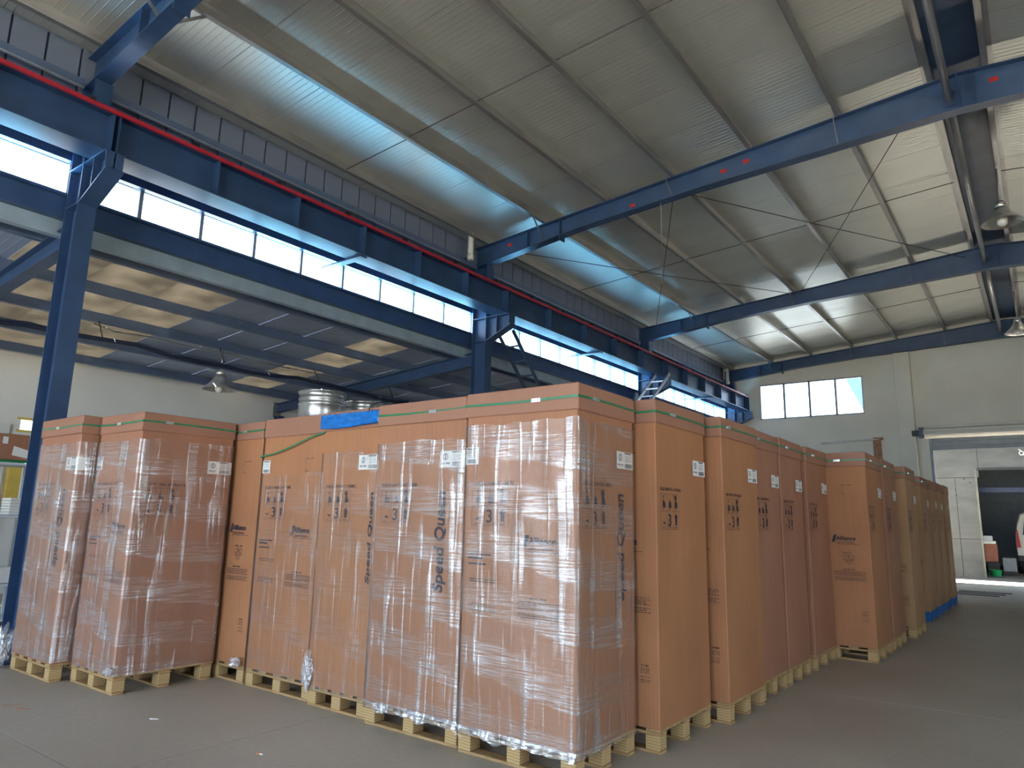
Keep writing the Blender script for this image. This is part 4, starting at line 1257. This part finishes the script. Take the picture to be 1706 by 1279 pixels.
# van in the workshop
t = thing('white_van', 'rear corner of a white van parked inside the dark workshop', 'van', (0.16, 29.6, 0))
sec = [(-0.98, 0.42), (-1.0, 0.8), (-0.99, 1.25), (-0.93, 1.65), (-0.82, 1.98), (-0.70, 2.04), (0.70, 2.04), (0.82, 1.98), (0.93, 1.65), (0.99, 1.25), (1.0, 0.8), (0.98, 0.42)]
mb = MB(); vs = []; n = len(sec)
for yy, k in ((0.0, 0.97), (0.06, 1.0), (3.6, 1.0), (4.2, 0.9)):
    for x, z in sec: vs.append((x * k, yy + (0.12 * (z - 0.42) / 1.6 if yy < 0.1 else 0), 0.42 + (z - 0.42) * k))
fs = [(j * n + i, j * n + (i + 1) % n, (j + 1) * n + (i + 1) % n, (j + 1) * n + i) for j in range(3) for i in range(n)]
fs += [tuple(range(n - 1, -1, -1)), tuple(3 * n + i for i in range(n))]
mb._add(vs, fs); mb.build('van_body', M['vanpaint'], t, smooth=False)
MB()._add([(-0.78, 0.045, 1.30), (-0.03, 0.045, 1.30), (-0.03, 0.10, 1.82), (-0.70, 0.10, 1.82)], [(0, 1, 2, 3)]).build('rear_window', M['glass_dark'], t)
MB()._add([(0.03, 0.045, 1.30), (0.78, 0.045, 1.30), (0.70, 0.10, 1.82), (0.03, 0.10, 1.82)], [(0, 1, 2, 3)]).build('rear_window', M['glass_dark'], t)
for s in (-1, 1):
    MB().hexa([(s * 0.98, -0.01, 0.88), (s * 0.86, -0.01, 0.88), (s * 0.98, 0.1, 0.88), (s * 0.86, 0.1, 0.88), (s * 0.97, 0.06, 1.45), (s * 0.91, 0.06, 1.45), (s * 0.97, 0.12, 1.45), (s * 0.91, 0.12, 1.45)]).build('tail_light', M['taillight'], t)
    for yy in (0.8, 3.3):
        wv = MB().lathe([(0.18, -0.1), (0.31, -0.1), (0.33, -0.07), (0.33, 0.07), (0.31, 0.1), (0.18, 0.1), (0.001, 0.06)], 20)
        w2 = MB(); w2._add([(s * 0.88 + z, yy + y, 0.33 + x) for x, y, z in wv.v], wv.f); w2.build('wheel', M['black'], t)
MB().box(-0.97, 0.97, -0.06, 0.06, 0.42, 0.62).build('rear_bumper', M['black'], t, bevel=0.02)
MB().box(-0.25, 0.25, -0.02, 0.02, 0.85, 0.98).build('number_plate_recess', M['shutter_grey'], t)
for nm, lb, cat, mt, b in (
        ('red_carton', 'faded red carton stacked just inside the workshop opening', 'box', 'terracotta', (-1.66, -1.32, 28.3, 28.7, 0.42, 0.98)),
        ('dark_bin', 'black bin under the red carton in the workshop', 'bin', 'black', (-1.62, -1.30, 28.3, 28.7, 0.0, 0.42)),
        ('pale_box', 'pale flat box on top of the red carton in the workshop', 'box', 'paper', (-1.68, -1.34, 28.3, 28.7, 0.985, 1.08)),
        ('white_box', 'white box topping the stack inside the workshop', 'box', 'shelf', (-1.68, -1.42, 28.3, 28.7, 1.085, 1.25)),
        ('grey_drum_crate', 'grey crate on the workshop floor beside the stack', 'crate', 'shutter_grey', (-1.22, -0.85, 28.6, 29.0, 0.12, 0.55)),
        ):
    x0, x1, y0, y1, z0, z1 = b
    tag(MB().box(x0, x1, y0, y1, z0, z1).build(nm, M[mt], bevel=0.012), lb, cat)
tag(MB().box(-1.24, -0.83, 28.55, 29.05, 0, 0.12).build('crate_dolly', M['black'], bevel=0.01), 'low black dolly under the grey crate in the workshop', 'dolly')
g = MB().lathe([(0.001, 0.0), (0.12, 0.0), (0.17, 0.2), (0.18, 0.2), (0.125, -0.0)], 20)
tag(g.build('green_basin', M['green'], loc=(-1.38, 27.6, 0.005)), 'small green basin on the workshop floor', 'basin')

# neighbouring gable seen through the end wall window, and wires beyond the clerestory
t = thing('neighbour_building', 'blue-grey sheet-clad building corner seen through the end wall window', 'building', (0, 38, 0))
pg = [(-7.65, 9.4), (-6.48, 6.66), (-6.48, 0), (-3.5, 0), (-3.5, 9.4)]
mb = MB(); mb._add([(x, yy, z) for yy in (0, 3) for x, z in pg], [(0, 1, 2, 3, 4), (9, 8, 7, 6, 5)] + [(k, (k + 1) % 5 + 0, (k + 1) % 5 + 5, k + 5) for k in range(5)])
mb.build('sheet_cladding', M['bluegrey'], t)
for i, (z, yb) in enumerate(((8.3, -10), (7.4, -10), (7.9, 2))):
    pts = [(-18 - i * 2, yb + k * 3, z - 0.25 * math.sin(k / 10 * PI)) for k in range(11)]
    tag(MB().tube(pts, 0.015, 5).build('overhead_wire', M['wire']), ['overhead wire outside, upper one seen in the clerestory panes', 'overhead wire outside, lower one seen in the clerestory panes', 'overhead wire outside, farthest one behind the clerestory panes'][i], 'wire', 'wires outside the clerestory')

# ---------------------------------------------------------------- litter on the floor
t = thing('cigarette_butt', 'orange-tipped cigarette butt on the floor in front of the cartons', 'cigarette butt', (-3.99, 2.83, 0.005), 0.3)
MB().tube([(-0.03, 0, 0), (0.0, 0, 0)], 0.0045, 8).build('filter_tip', M['orange'], t)
MB().tube([(0.0, 0, 0), (0.02, 0, 0)], 0.0045, 8).build('paper_stub', M['paper'], t)
for x, y, s, lb in ((-6.32, 2.29, 0.06, 'dark wood splinter on the floor at the left edge'), (-5.2, 2.79, 0.03, 'small pale scrap on the floor in front of the forward carton'), (-6.15, 2.30, 0.05, 'thin dark sliver on the floor beside the wood splinter')):
    o = MB().hexa([(-s, -0.006, 0), (s, -0.003, 0), (-s, 0.006, 0), (s, 0.004, 0), (-s, -0.005, 0.006), (s, -0.003, 0.004), (-s, 0.005, 0.006), (s, 0.003, 0.004)]).build('floor_scrap', M['rust'] if s > 0.04 else M['paper'], loc=(x, y, 0.001))
    o.rotation_euler = (0, 0, s * 20)
    tag(o, lb, 'scrap')
t = thing('drain_grating', 'dark drain grating strips in the floor beyond the last carton', 'grating', (-1.3, 19.9, 0.0))
for k in range(3):
    MB().box(-0.55 + k * 0.03, 0.35 + k * 0.1, -0.6 + k * 0.5, -0.42 + k * 0.5, 0.0, 0.012).build('grate_bar', M['black'], t)
MB().box(-2.4, 2.6, 23.1, 23.45, 0.0, 0.012).build('trim_1', M['floor'], kind='structure')
